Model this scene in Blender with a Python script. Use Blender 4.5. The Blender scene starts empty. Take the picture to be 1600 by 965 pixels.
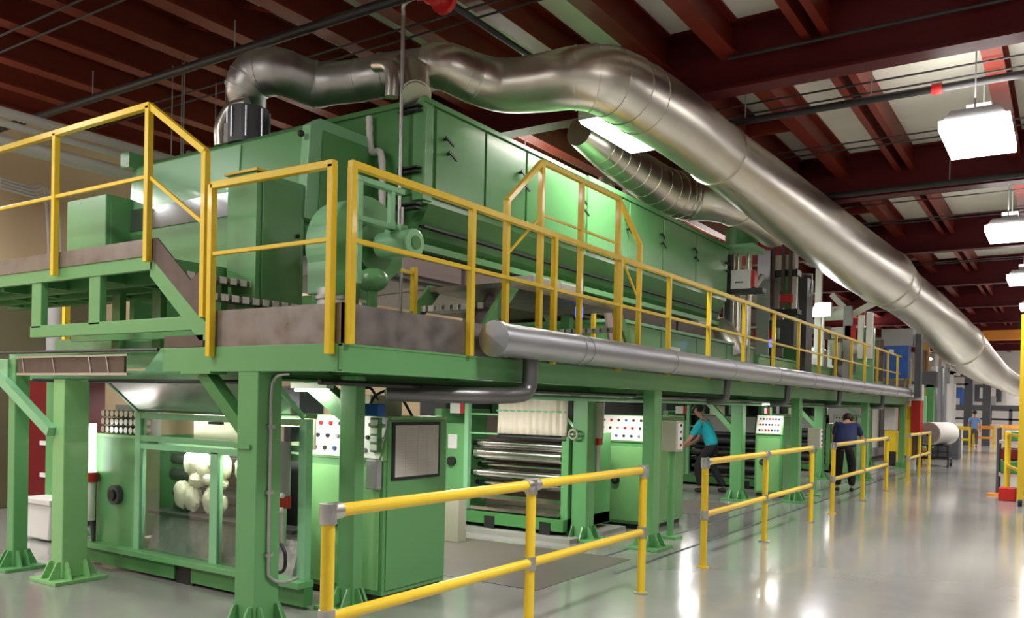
import bpy, bmesh, math, random
from mathutils import Vector, Matrix, Quaternion
R = math.radians
C = bpy.context.scene.collection
random.seed(7)

# ------------------------------------------------------------------ camera
W_, H_, F_, CY = 1600.0, 965.0, 1314.0, 643.0
yaw, pitch, roll = R(33.49), R(-0.622), R(1.20)
CAM = Vector((0, 0, 1.6))
fw = Vector((-math.sin(yaw)*math.cos(pitch), math.cos(yaw)*math.cos(pitch), math.sin(pitch)))
rt0 = Vector((math.cos(yaw), math.sin(yaw), 0)); up0 = rt0.cross(fw)
rt = rt0*math.cos(roll) + up0*math.sin(roll)
up = -rt0*math.sin(roll) + up0*math.cos(roll)
cam = bpy.data.cameras.new('camera'); co = bpy.data.objects.new('camera', cam); C.objects.link(co)
cam.sensor_width = 36; cam.lens = F_/W_*36; cam.shift_y = (CY-H_/2)/W_
cam.clip_start = .05; cam.clip_end = 300
m3 = Matrix((rt, up, -fw)).transposed()
co.matrix_world = Matrix.Translation(CAM) @ m3.to_4x4()
bpy.context.scene.camera = co

# ------------------------------------------------------------------ world, exposure, lights
wd = bpy.data.worlds.new('world'); bpy.context.scene.world = wd; wd.use_nodes = True
wd.node_tree.nodes['Background'].inputs[0].default_value = (.8, .85, 1, 1)
wd.node_tree.nodes['Background'].inputs[1].default_value = .4
vs = bpy.context.scene.view_settings
vs.view_transform = 'Standard'; vs.look = 'None'; vs.exposure = .5; vs.gamma = 1; vs.use_curve_mapping = False
LAMP_W = 62.0        # high bay lamps
TUBE_W = 24.0         # fluorescent tubes under the walkway
UP_W = 20.0  # upward fill over every lamp

def area_light(loc, sx, sy, power, color=(1, .975, .95), direction=(0, 0, -1), spread=180):
    l = bpy.data.lights.new('lamp_light', 'AREA'); l.shape = 'RECTANGLE'; l.size = sx; l.size_y = sy
    l.energy = power; l.color = color; l.spread = R(spread)
    o = bpy.data.objects.new('lamp_light', l); C.objects.link(o); o.location = loc
    o.rotation_euler = Vector(direction).to_track_quat('-Z', 'Y').to_euler()
    return o

# ------------------------------------------------------------------ pixel helper
def at(a, b, **k):
    """world point where the sight line through photograph pixel (a, b) meets the plane x, y or z = value"""
    d = fw + rt*((a-W_/2)/F_) - up*((b-CY)/F_)
    (ax, v), = k.items(); i = 'xyz'.index(ax)
    return CAM + d*((v-CAM[i])/d[i])

# ------------------------------------------------------------------ materials
def mat(name, col, rough=.5, metal=0., var=.12, scale=3., bump=0., bscale=40., coat=0., emit=None, es=0., alpha=1., trans=0., rvar=0.):
    m = bpy.data.materials.new(name); m.use_nodes = True
    nt = m.node_tree; b = nt.nodes['Principled BSDF']
    b.inputs['Roughness'].default_value = rough; b.inputs['Metallic'].default_value = metal
    b.inputs['Base Color'].default_value = (*col, 1)
    if coat: b.inputs['Coat Weight'].default_value = coat; b.inputs['Coat Roughness'].default_value = .08
    if trans: b.inputs['Transmission Weight'].default_value = trans
    if alpha < 1: b.inputs['Alpha'].default_value = alpha
    if emit: b.inputs['Emission Color'].default_value = (*emit, 1); b.inputs['Emission Strength'].default_value = es
    if var or rvar or bump:
        tc = nt.nodes.new('ShaderNodeTexCoord')
    if var or rvar:
        n = nt.nodes.new('ShaderNodeTexNoise'); n.inputs['Scale'].default_value = scale; n.inputs['Detail'].default_value = 6
        nt.links.new(tc.outputs['Object'], n.inputs['Vector'])
    if var:
        mx = nt.nodes.new('ShaderNodeMix'); mx.data_type = 'RGBA'
        mx.inputs['A'].default_value = (*[c*(1-var) for c in col], 1); mx.inputs['B'].default_value = (*[min(1, c*(1+var)) for c in col], 1)
        nt.links.new(n.outputs['Fac'], mx.inputs['Factor']); nt.links.new(mx.outputs['Result'], b.inputs['Base Color'])
    if rvar:
        mr = nt.nodes.new('ShaderNodeMapRange'); mr.inputs['From Min'].default_value = .3; mr.inputs['From Max'].default_value = .7
        mr.inputs['To Min'].default_value = max(.02, rough-rvar); mr.inputs['To Max'].default_value = rough+rvar
        nt.links.new(n.outputs['Fac'], mr.inputs['Value']); nt.links.new(mr.outputs['Result'], b.inputs['Roughness'])
    if bump:
        n2 = nt.nodes.new('ShaderNodeTexNoise'); n2.inputs['Scale'].default_value = bscale; n2.inputs['Detail'].default_value = 3
        nt.links.new(tc.outputs['Object'], n2.inputs['Vector'])
        bp = nt.nodes.new('ShaderNodeBump'); bp.inputs['Strength'].default_value = bump; bp.inputs['Distance'].default_value = .01
        nt.links.new(n2.outputs['Fac'], bp.inputs['Height']); nt.links.new(bp.outputs['Normal'], b.inputs['Normal'])
    return m

M = dict(
 green=mat('green_paint', (.135, .375, .14), .34, var=.08, coat=.2),
 green_oven=mat('green_oven_paint', (.115, .33, .115), .24, var=.08, bump=.03, bscale=3, coat=.3),
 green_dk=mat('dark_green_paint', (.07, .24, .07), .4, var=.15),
 mint=mat('mint_paint', (.25, .56, .30), .35, var=.08, coat=.2),
 lime=mat('light_green_paint', (.25, .54, .21), .35, var=.08, coat=.2),
 yellow=mat('yellow_paint', (.82, .56, .02), .35, var=.12, coat=.3),
 red=mat('red_oxide_paint', (.085, .006, .008), .5, var=.25, scale=1.5),
 redjoist_lit=mat('lit_red_joist_paint', (.16, .020, .010), .42, var=.25, scale=1.5),  # joist red pushed towards orange, carrying the light that falls on them
 redd=mat('deep_red_paint', (.14, .004, .008), .4, var=.15),
 redm=mat('bright_red_paint', (.50, .015, .012), .4, var=.15),
 deck=mat('roof_deck', (.76, .74, .63), .75, var=.18, scale=1.2),
 galv=mat('galvanised_steel', (.74, .71, .63), .34, 1., var=.12, scale=1.5, rvar=.04),
 galv_dull=mat('dull_galvanised', (.58, .58, .57), .42, 1., var=.15, scale=6, rvar=.1),
 alu=mat('aluminium_jacket', (.46, .48, .52), .38, .9, var=.06, scale=3, rvar=.04),
 plate=mat('tread_plate_steel', (.25, .225, .21), .42, .75, var=.45, scale=7, rvar=.15),
 brown=mat('brown_plate', (.12, .085, .07), .5, .3, var=.3, scale=8),
 chrome=mat('chrome_roller', (.55, .52, .50), .18, 1., var=.15, scale=6),
 dark=mat('black_metal', (.015, .015, .017), .45, var=.2),
 pipe_dk=mat('dark_pipe', (.02, .018, .018), .5, var=.2),
 grey=mat('grey_paint', (.32, .32, .32), .5, var=.1),
 dgrey=mat('dark_grey_paint', (.07, .075, .085), .5, var=.1),
 white=mat('white_paint', (.78, .76, .74), .45, var=.05),
 cream=mat('cream_fabric', (.80, .74, .55), .8, var=.15, scale=10, bump=.3, bscale=30),
 web=mat('web_fabric', (.80, .71, .60), .8, var=.10, scale=4),
 beige=mat('beige_box', (.45, .43, .34), .5, var=.08),
 wall=mat('beige_wall', (.66, .50, .31), .8, var=.12, scale=.6),
 wallw=mat('pale_wall', (.55, .52, .48), .8, var=.15, scale=.5),
 olive=mat('olive_panel', (.13, .115, .06), .7, var=.1),
 blue=mat('blue_plastic', (.02, .10, .40), .4, var=.1),
 bluelit=mat('blue_lens', (.02, .03, .7), .2, emit=(.05, .08, 1), es=3.0, var=0),
 redlens=mat('red_lens', (.25, .01, .01), .2, var=0),
 concrete=mat('plinth_paint', (.30, .30, .27), .6, var=.2),
 lamp=mat('lamp_diffuser', (1, 1, 1), .5, emit=(1, .95, .93), es=11., var=0),
 tube=mat('lit_tube', (1, 1, 1), .5, emit=(1, 1, .98), es=9., var=0),
 skin=mat('skin', (.50, .25, .17), .55, var=.08, scale=20),
 hair=mat('dark_hair', (.02, .013, .01), .6, var=.2, scale=40),
 teal=mat('teal_cotton', (.01, .42, .52), .8, var=.08),
 navy=mat('navy_cotton', (.012, .022, .09), .8, var=.15),
 black=mat('black_cotton', (.008, .008, .012), .8, var=.15),
 sky=mat('light_blue_cotton', (.20, .36, .68), .8, var=.08),
 khaki=mat('khaki_cotton', (.10, .085, .08), .8, var=.1),
 orange=mat('orange_paint', (.85, .32, .04), .5, var=.1),
 paper=mat('printed_paper', (.52, .50, .46), .6, var=.05),
 floor_dark=mat('dark_floor_brown', (.10, .085, .07), .45, var=.2, scale=2),
 lav=mat('lavender_sheet', (.50, .40, .42), .6, var=.1),
 boot=mat('rubber', (.012, .012, .012), .6, var=0),
)
# glass that really lets light through but mirrors the lamps
g = mat('window_glass', (.85, .93, .90), .03, trans=1., var=0); M['glass'] = g
g.node_tree.nodes['Principled BSDF'].inputs['IOR'].default_value = 1.45
# polished floor: grey epoxy with faint stains
fm = bpy.data.materials.new('polished_floor'); fm.use_nodes = True; nt = fm.node_tree; pb = nt.nodes['Principled BSDF']
tc = nt.nodes.new('ShaderNodeTexCoord')
n1 = nt.nodes.new('ShaderNodeTexNoise'); n1.inputs['Scale'].default_value = .45; n1.inputs['Detail'].default_value = 8; n1.inputs['Roughness'].default_value = .6
nt.links.new(tc.outputs['Object'], n1.inputs['Vector'])
cr = nt.nodes.new('ShaderNodeValToRGB'); cr.color_ramp.elements[0].position = .3; cr.color_ramp.elements[1].position = .72
cr.color_ramp.elements[0].color = (.25, .25, .235, 1); cr.color_ramp.elements[1].color = (.37, .36, .34, 1)
nt.links.new(n1.outputs['Fac'], cr.inputs['Fac']); nt.links.new(cr.outputs['Color'], pb.inputs['Base Color'])
n2 = nt.nodes.new('ShaderNodeTexNoise'); n2.inputs['Scale'].default_value = 2.2; n2.inputs['Detail'].default_value = 5
nt.links.new(tc.outputs['Object'], n2.inputs['Vector'])
mr = nt.nodes.new('ShaderNodeMapRange'); mr.inputs['To Min'].default_value = .12; mr.inputs['To Max'].default_value = .26
nt.links.new(n2.outputs['Fac'], mr.inputs['Value']); nt.links.new(mr.outputs['Result'], pb.inputs['Roughness'])
pb.inputs['Coat Weight'].default_value = .5; pb.inputs['Coat Roughness'].default_value = .1
bp = nt.nodes.new('ShaderNodeBump'); bp.inputs['Strength'].default_value = .06; bp.inputs['Distance'].default_value = .02
nt.links.new(n1.outputs['Fac'], bp.inputs['Height']); nt.links.new(bp.outputs['Normal'], pb.inputs['Normal'])
M['floor'] = fm
M['ochre'] = mat('ochre_paint', (.42, .22, .05), .5, var=.15)
M['pale'] = mat('pale_back_wall', (.78, .74, .70), .8, var=.1, scale=.5)
M['pinkish'] = mat('pinkish_board', (.70, .50, .40), .8, var=.15)
for k in ('red', 'redjoist_lit'): M[k].node_tree.nodes['Principled BSDF'].inputs['Specular IOR Level'].default_value = .2
M['softtube'] = mat('soft_lit_tube', (1, 1, 1), .5, emit=(1, 1, .98), es=3., var=0)
M['grey_pipe'] = mat('grey_pipe', (.17, .17, .175), .35, .7, var=.15)
M['strip'] = mat('smoked_strip', (.30, .32, .33), .12, .8, var=.2, scale=2)
M['dark_steel'] = mat('inked_shaded_roller', (.10, .10, .10), .35, .8, var=.4, scale=12)
M['film'] = mat('plastic_film', (.33, .34, .34), .3, .3, var=.5, scale=9, bump=.8, bscale=14)

# ------------------------------------------------------------------ mesh helpers
class MB:
    def __init__(s): s.v = []; s.f = []; s.sm = []; s.pr = []
    def add(s, vs_, fs, smooth=False):
        o = len(s.v); s.pr.append((o, len(s.f))); s.v += [tuple(v) for v in vs_]
        for f in fs: s.f.append(tuple(i+o for i in f)); s.sm.append(smooth)
        return s
    def box(s, x0, x1, y0, y1, z0, z1):
        return s.add([(x0,y0,z0),(x1,y0,z0),(x1,y1,z0),(x0,y1,z0),(x0,y0,z1),(x1,y0,z1),(x1,y1,z1),(x0,y1,z1)],
                     [(0,3,2,1),(4,5,6,7),(0,1,5,4),(1,2,6,5),(2,3,7,6),(3,0,4,7)])
    def prism(s, poly, axis, a, b):
        """poly: 2D outline in the two other axes, extruded from a to b along axis"""
        def p(q, t):
            return {'x': (t, q[0], q[1]), 'y': (q[0], t, q[1]), 'z': (q[0], q[1], t)}[axis]
        n = len(poly)
        return s.add([p(q, a) for q in poly]+[p(q, b) for q in poly],
                     [tuple(range(n))[::-1], tuple(range(n, 2*n))]+[(i, (i+1) % n, n+(i+1) % n, n+i) for i in range(n)])
    def bar(s, a, b, w, h, upv=(0, 0, 1)):
        """rectangular bar from a to b, w across, h along upv"""
        a = Vector(a); b = Vector(b); d = (b-a).normalized(); u = Vector(upv); u = (u-d*u.dot(d)).normalized(); r = d.cross(u)
        q = [r*(-w/2)-u*(h/2), r*(w/2)-u*(h/2), r*(w/2)+u*(h/2), r*(-w/2)+u*(h/2)]
        return s.add([a+k for k in q]+[b+k for k in q], [(3,2,1,0),(4,5,6,7),(0,1,5,4),(1,2,6,5),(2,3,7,6),(3,0,4,7)])
    def tube(s, pts, rad, n=12, cap=True):
        pts = [Vector(p) for p in pts]; N = len(pts)
        if not hasattr(rad, '__len__'): rad = [rad]*N
        dirs = []
        for i in range(N):
            d = (pts[min(i+1, N-1)]-pts[max(i-1, 0)])
            dirs.append(d.normalized() if d.length > 1e-7 else (dirs[-1] if dirs else Vector((0, 0, 1))))
        ref = Vector((0, 0, 1)) if abs(dirs[0].z) < .9 else Vector((0, 1, 0))
        u = (ref-dirs[0]*ref.dot(dirs[0])).normalized(); vsx = []
        for i in range(N):
            if i:
                q = dirs[i-1].rotation_difference(dirs[i]); u = q @ u
            w = dirs[i].cross(u)
            for k in range(n):
                t = 2*math.pi*k/n; vsx.append(pts[i]+(u*math.cos(t)+w*math.sin(t))*rad[i])
        fs = [(i*n+k, i*n+(k+1) % n, (i+1)*n+(k+1) % n, (i+1)*n+k) for i in range(N-1) for k in range(n)]
        s.add(vsx, fs, True)
        if cap:
            o = len(s.v)-N*n
            s.f.append(tuple(o+k for k in range(n))[::-1]); s.sm.append(False)
            s.f.append(tuple(o+(N-1)*n+k for k in range(n))); s.sm.append(False)
        return s
    def cyl(s, a, b, r, n=16, r2=None): return s.tube([a, b], [r, r if r2 is None else r2], n)
    def ball(s, c, r, sq=(1, 1, 1), nu=14, nv=8, jit=0.):
        vsx = []; fs = []; c = Vector(c)
        for j in range(nv+1):
            ph = math.pi*j/nv
            for i in range(nu):
                th = 2*math.pi*i/nu; q = 1+random.uniform(-jit, jit)
                vsx.append(c+Vector((math.sin(ph)*math.cos(th)*sq[0], math.sin(ph)*math.sin(th)*sq[1], math.cos(ph)*sq[2]))*r*q)
        for j in range(nv):
            for i in range(nu): fs.append((j*nu+i, (j+1)*nu+i, (j+1)*nu+(i+1) % nu, j*nu+(i+1) % nu))
        return s.add(vsx, fs, True)
    def each(s, name, m, parent=None, bev=0.):
        """every primitive added so far becomes an object of its own"""
        out = []; P = s.pr+[(len(s.v), len(s.f))]
        for (v0, f0), (v1, f1) in zip(P[:-1], P[1:]):
            q = MB(); q.v = s.v[v0:v1]; q.f = [tuple(i-v0 for i in f) for f in s.f[f0:f1]]; q.sm = s.sm[f0:f1]
            out.append(q.build(name, m, parent, bev))
        return out
    def build(s, name, m, parent=None, bev=0., label=None, solid=0.):
        me = bpy.data.meshes.new(name)
        off = Vector((0, 0, 0)); p = parent
        while p is not None: off += p.location; p = p.parent
        if parent is None:                       # give a top-level mesh an origin at its base
            xs = [v[0] for v in s.v]; ys = [v[1] for v in s.v]; zs = [v[2] for v in s.v]
            off = Vector(((min(xs)+max(xs))/2, (min(ys)+max(ys))/2, min(zs)))
        me.from_pydata([(v[0]-off.x, v[1]-off.y, v[2]-off.z) for v in s.v], [], s.f)
        bm = bmesh.new(); bm.from_mesh(me); bmesh.ops.remove_doubles(bm, verts=bm.verts, dist=1e-6)
        bmesh.ops.recalc_face_normals(bm, faces=bm.faces); bm.to_mesh(me); bm.free()
        if any(s.sm):
            me.polygons.foreach_set('use_smooth', [True]*len(me.polygons)); me.set_sharp_from_angle(angle=R(38))
        me.materials.append(M[m] if isinstance(m, str) else m)
        o = bpy.data.objects.new(name, me); C.objects.link(o)
        if parent is None: o.location = off
        else: o.parent = parent
        if solid:
            md = o.modifiers.new('solid', 'SOLIDIFY'); md.thickness = solid; md.offset = 0
        if bev:
            md = o.modifiers.new('bevel', 'BEVEL'); md.width = bev; md.segments = 2; md.limit_method = 'ANGLE'; md.angle_limit = R(40)
        if label: o['label'] = label
        return o

def B(x0, x1, y0, y1, z0, z1): return MB().box(min(x0,x1), max(x0,x1), min(y0,y1), max(y0,y1), min(z0,z1), max(z0,z1))
def thing(name, label, cat, loc=(0, 0, 0), group=None):
    o = bpy.data.objects.new(name, None); o.empty_display_size = .1; C.objects.link(o); o.location = loc
    o['label'] = label; o['category'] = cat
    if group: o['group'] = group
    return o
def tag(o, label, cat, group=None):
    o['label'] = label; o['category'] = cat
    if group: o['group'] = group
    return o
def struct(o): o['kind'] = 'structure'; return o
def kids(o): return [c for c in bpy.data.objects if c.parent == o]
def dup(o, loc=None, label=None, parent=None):
    """copy of a thing with its parts and sub-parts, mesh data shared"""
    c = o.copy(); C.objects.link(c)
    if parent is not None: c.parent = parent
    for ch in kids(o): dup(ch, None, None, c)
    if loc is not None: c.location = loc
    if label: c['label'] = label
    return c
def smoothpath(ctrl, n=8):
    """Catmull-Rom through (point, radius) pairs"""
    P = [Vector((*p, r)) if False else (Vector(p), r) for p, r in ctrl]; out = []
    for i in range(len(P)-1):
        p0 = P[max(i-1, 0)]; p1 = P[i]; p2 = P[i+1]; p3 = P[min(i+2, len(P)-1)]
        for k in range(n):
            t = k/n
            def f(a, b, c, d): return .5*((2*b)+(-a+c)*t+(2*a-5*b+4*c-d)*t*t+(-a+3*b-3*c+d)*t**3)
            out.append((f(p0[0], p1[0], p2[0], p3[0]), f(p0[1], p1[1], p2[1], p3[1])))
    out.append(P[-1]); return out

# ------------------------------------------------------------------ setting
X0, X1, Y0, Y1, ZC = -13.0, 9.0, -6.0, 62.0, 5.85
floor = struct(MB().box(X0, X1, Y0, Y1, -.2, 0).build('floor', 'floor'))
for k, (x, y0, y1) in enumerate([(-3.55, 7.2, 26), (-4.05, 6.2, 26)]):
    MB().box(x-.02, x+.02, y0, y1, 0, .003).build('floor_joint', 'dgrey', floor)
MB().box(-6.6, -3.75, 6.1, 7.95, 0, .004).build('dark_floor_panel', 'floor_dark', floor)  # flat patches of darker brown on the floor
MB().box(-6.6, -4.3, 11.9, 13.6, 0, .004).build('dark_floor_panel', 'floor_dark', floor)
struct(MB().box(X0-.2, X0, Y0, Y1, 0, ZC).build('wall_left', 'wall'))
struct(MB().box(X1, X1+.2, Y0, Y1, 0, ZC).build('wall_right', 'wallw'))
struct(MB().box(X0, X1, Y1, Y1+.2, 0, ZC).build('wall_back', 'pale'))
struct(MB().box(X0, X1, Y0-.2, Y0, 0, ZC).build('wall_front', 'wallw'))
ceiling = struct(MB().box(X0, X1, Y0, Y1, ZC, ZC+.15).build('ceiling', 'deck'))
def ibeam(a, b, w, h, t, name, m, parent, tf=.03):
    a = Vector(a); b = Vector(b); mb = MB()
    mb.bar(a, b, t, h-2*tf); z = Vector((0, 0, (h-tf)/2)); mb.bar(a+z, b+z, w, tf); mb.bar(a-z, b-z, w, tf)
    return mb.build(name, m, parent)
BEAMY = [-2.3, 3.4, 9.15, 14.85, 20.55, 26.25, 31.95, 37.65, 43.35, 49.05, 54.75]
for y in BEAMY:
    ibeam((X0, y, 5.475), (X1, y, 5.475), .26, .75, .03, 'roof_beam', 'red', ceiling, .035)
JX = [-12.2, -11.3, -10.45, -9.4, -8.5, -7.55, -6.65, -5.75, -4.9, -4.0, -3.22, -.78, 1.0, 2.8, 4.6, 6.4]
edges = [Y0]+BEAMY+[Y1]
for i in range(len(edges)-1):
    a, b = edges[i]+.02, edges[i+1]-.02
    for x in JX:
        if x > 2 and i > 6: continue
        mb = MB(); mb.box(x-.012, x+.012, a, b, 5.49, 5.83); mb.box(x-.1, x+.1, a, b, 5.46, 5.49); mb.box(x-.1, x+.1, a, b, 5.825, 5.85)
        mb.build('joist', 'redjoist_lit', ceiling)
    for x in (-2.38, -2.18):
        MB().box(x-.045, x+.045, a, b, 5.47, 5.49).box(x-.01, x+.01, a, b, 5.49, 5.85).build('joist', 'redjoist_lit', ceiling)
# deck seams: thin conduits and flutes under the deck
for y in [4.5, 4.72, 6.6, 6.8, 10.5, 10.85, 12.75, 13.05, 16.4, 16.8, 18.4, 18.7, 22, 22.3, 24, 24.3]:
    MB().cyl((-4.2 if y > 9 else -12, y, 5.43), (3, y, 5.43), .012, 8).build('conduit', 'pipe_dk', ceiling)
for y0 in (9.3, 15.0, 20.7):
    MB().bar((-3.95, y0+2.6, 5.6), (-3.3, y0+2.6, 5.6), .03, .28).build('bridging', 'redjoist_lit', ceiling)
for x in (-8.5, -6.65, -7.55, -9.4):
    MB().bar((x, 4.6, 5.5), (x-.9, 4.6, 5.8), .04, .04).build('cross_brace', 'redjoist_lit', ceiling)
    MB().bar((x, 5.9, 5.5), (x-.9, 5.9, 5.8), .04, .04).build('cross_brace', 'redjoist_lit', ceiling)

# ------------------------------------------------------------------ overhead pipes
def pipe_thing(name, label, pts, r, m, cat='pipe', n=12, hang=None, couple=None):
    t = thing(name, label, cat, pts[0])
    MB().tube(pts, r, n).build('pipe', m, t)
    for h in (hang or []):
        MB().cyl(h, (h[0], h[1], 5.45), .008, 6).build('hanger_rod', 'grey', t)
    for c, d in (couple or []):
        c = Vector(c); d = Vector(d).normalized()
        MB().cyl(c-d*.05, c+d*.05, r*1.5, n).build('coupling', 'redm', t)
    return t
pipe_thing('sprinkler_pipe', 'long black sprinkler pipe crossing above the machine left of the red valve', [(-12.5, 5.6, 5.12), (-4.6, 5.6, 5.12)], .045, 'pipe_dk',
           hang=[(-9.8, 5.6, 5.12), (-7.2, 5.6, 5.12)])
pipe_thing('sprinkler_pipe', 'black sprinkler pipe under the roof panels just in front of the nearest lamp', [(-4.3, 10.2, 5.12), (8.5, 10.2, 5.12)], .042, 'pipe_dk',
           hang=[(-3.4, 10.2, 5.12), (-1.95, 10.2, 5.12), (.8, 10.2, 5.12)], couple=[((-1.28, 10.2, 5.12), (1, 0, 0))])
pipe_thing('sprinkler_pipe', 'black sprinkler pipe running along the second crossing red beam', [(-5, 14.4, 5.1), (8.5, 14.4, 5.1)], .045, 'pipe_dk', hang=[(-1.6, 14.4, 5.1), (1, 14.4, 5.1)])
pipe_thing('conduit_pair', 'slim black conduit along the face of the first big red beam', [(-3.2, 8.97, 5.41), (8.5, 8.97, 5.41)], .02, 'pipe_dk')
v = thing('sprinkler_valve', 'red sprinkler valve above the top corner of the oven', 'valve', (-4.62, 5.62, 5.05))
MB().cyl((-4.62, 5.5, 5.1), (-4.62, 5.75, 5.1), .09, 14).ball((-4.62, 5.62, 5.1), .11).build('valve_body', 'redm', v)
MB().cyl((-4.62, 5.45, 5.1), (-4.62, 5.5, 5.1), .13, 14).build('flange', 'redm', v)
MB().cyl((-4.62, 5.75, 5.1), (-4.62, 5.8, 5.1), .13, 14).build('flange', 'redm', v)
MB().tube([(-4.62, 5.78, 5.1), (-4.62, 8.9, 5.1)], .03, 10).build('branch_pipe', 'pipe_dk', v)
MB().tube([(-4.5, 5.6, 5.1), (-3.2, 5.62, 5.12)], .035, 10).build('branch_pipe', 'pipe_dk', v)
for i, (px, py, px2, py2, r, lb) in enumerate([(0, 168, 240, 246, .05, 'upper of the three beige pipes on the left under the roof'),
                                               (0, 188, 232, 257, .035, 'thin middle one of the three beige pipes on the left'),
                                               (0, 218, 205, 276, .075, 'lowest and fattest of the three beige pipes on the left')]):
    a = at(px, py, z=4.3-.12*i); b = at(px2, py2, z=4.3-.12*i); x = (a.x+b.x)/2
    pipe_thing('overhead_pipe', lb, [(x, 3.0, a.z), (x, 20, a.z)], r, 'wallw', hang=[(x, 6.0, a.z), (x, 6.6, a.z), (x, 12, a.z)])
t = thing('wall_conduits', 'bundle of bent beige conduits turning down the left wall', 'conduits', at(70, 340, x=-12.6))
for k in range(4):
    o = at(0, 278+k*5, x=-12.6); q = at(70+k*6, 300+k*3, x=-12.6); e = at(78+k*6, 430, x=-12.6)
    p = smoothpath([((o), .025), ((o*.35+Vector((q.x, q.y, o.z-.05))*.65), .025), (q, .025), (e, .025)], 6)
    MB().tube([a_ for a_, _ in p], .022, 8).build('conduit', 'wallw', t)
# beige side building and dark cabinets behind the left platform
tag(B(-12.9, -12.2, 3.5, 7.2, 0, 3.35).build('storage_cabinet', 'olive', bev=.01), 'olive brown cabinet against the beige wall at the far left', 'cabinet')
t = thing('cable_rack', 'rack of dark hanging pipes behind the left platform', 'rack', (-11.3, 8, 0))
for k in range(9):
    x = -11.9+k*.32
    MB().cyl((x, 8.2+.1*(k % 3), 0), (x, 8.2+.1*(k % 3), 4.4), .025+.012*(k % 2), 8).build('riser', 'dgrey' if k % 3 else 'grey', t)
MB().box(-12.1, -8.9, 8.3, 8.4, 2.9, 3.05).build('rail', 'green_dk', t)
MB().box(-12.1, -8.9, 8.3, 8.4, 1.2, 1.3).build('rail', 'green_dk', t)

# ------------------------------------------------------------------ lamps
def lamp_proto():
    t = thing('high_bay_lamp', 'x', 'lamp', (0, 0, 0), None)
    MB().prism([(-.30, .07), (.30, .07), (.22, .17), (-.22, .17)], 'y', -.60, .60).build('housing', 'grey', t)
    MB().box(-.33, .33, -.62, .62, -.03, .07).build('diffuser', 'lamp', t)
    for sy in (-1, 1): MB().cyl((0, sy*.5, .15), (0, sy*.5, 1.2), .008, 6).build('hanger_rod', 'grey', t)
    MB().box(-.12, .12, -.12, .12, .22, .36).build('ballast_box', 'grey', t)
    return t
lp = lamp_proto(); first = True
lamps = []
for i, y in enumerate([-1.5, 4.6, 10.6, 16.5, 22.4, 28.3, 34.2, 40, 46, 52, 58]):
    lamps.append((-.9, y, 4.62, ['high bay lamp behind the viewer over the aisle', 'high bay lamp over the aisle out of frame above', 'nearest square high bay lamp glowing over the aisle',
                  'second glowing square lamp in the row over the aisle', 'third small glowing lamp in the row over the aisle'][i] if i < 5 else 'far glowing lamp in the row over the aisle near the back wall'))
for x in (3.2, -11.2, -7.2):  # rows added to light the hall, mostly outside the view
    for y in [-1.5, 3.4, 10.6, 19.4, 28.3, 37, 46, 55]:
        if x == -7.2 and y == 3.4 or x == -11.2 and y == 55: continue
        lamps.append((x, y, 4.7, 'added high bay lamp of the rows away from the aisle, lighting the hall'))
for x, y, z, lb in lamps:
    o = lp if first else dup(lp); first = False
    o.location = (x, y, z); o['label'] = lb
    if lb.startswith('far glow'): o['group'] = 'far lamps over the aisle'
    elif 'rows away' in lb: o['group'] = 'added lamps away from the aisle'
    elif 'group' in o: del o['group']
    aisle = x > -2
    area_light((x, y, z-.05), .6, 1.2, LAMP_W*((1.15 if x < 0 else .7) if aisle else 1.35)*(1.6 if y > 25 else 1), spread=105 if aisle else 170)
    area_light((x, y, z+.30), .7, 1.3, UP_W, (1, .97, .93), (0, 0, 1))  # added upward fill that brightens the roof deck
t = thing('strip_lamp', 'long white fluorescent lamp shining beside the big silver duct', 'lamp', (-4.34, 8.78, 4.7))
MB().box(-4.58, -4.10, 8.12, 9.44, 4.72, 4.86).build('housing', 'white', t)
MB().box(-4.56, -4.12, 8.14, 9.42, 4.69, 4.72).build('diffuser', 'lamp', t)
area_light((-4.34, 8.78, 4.68), .4, 1.2, LAMP_W*.8)
for k, (x, y, lb) in enumerate([(-6.2, 1.6, 'fluorescent lamp hung before the upper hood'), (-10.3, 2.2, 'fluorescent lamp hung before the left platform')]):
    t = thing('strip_lamp', lb+', out of frame', 'lamp', (x, y, 5.0))
    MB().box(x-.7, x+.7, y-.15, y+.15, 5.02, 5.12).build('housing', 'white', t); MB().box(x-.68, x+.68, y-.13, y+.13, 5.0, 5.02).build('diffuser', 'lamp', t)
    area_light((x, y, 4.98), 1.3, .25, LAMP_W*.8)

# ------------------------------------------------------------------ steel platform and walkway
def basecol(t, x0, x1, y0, y1, zt, m='green', name='column'):
    c = B(x0, x1, y0, y1, .03, zt).build(name, m, t, bev=.008)
    cx, cy = (x0+x1)/2, (y0+y1)/2; w = (x1-x0)/2
    B(x0-.12, x1+.12, y0-.12, y1+.12, 0, .03).build('base_plate', m, c, bev=.004)
    g_ = MB()
    for sx in (-1, 1):
        for yy in (y0+.03, y1-.03):
            xe = x0 if sx < 0 else x1
            g_.prism([(xe, .03), (xe+sx*.1, .03), (xe+sx*.03, .17), (xe, .17)], 'y', yy-.008, yy+.008)
    for sy in (-1, 1):
        for xx in (x0+.03, x1-.03):
            ye = y0 if sy < 0 else y1
            g_.prism([(ye, .03), (ye+sy*.1, .03), (ye+sy*.03, .17), (ye, .17)], 'x', xx-.008, xx+.008)
    g_.each('gusset', m, c)
    return c
YE = 26.3
pf = thing('steel_walkway', 'long green steel walkway on columns along the right of the machine', 'walkway', (-4.4, 3.8, 0))
ibeam((-3.84, 3.8, 1.86), (-3.84, YE, 1.86), .10, .18, .02, 'edge_beam', 'green', pf, .015)
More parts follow.
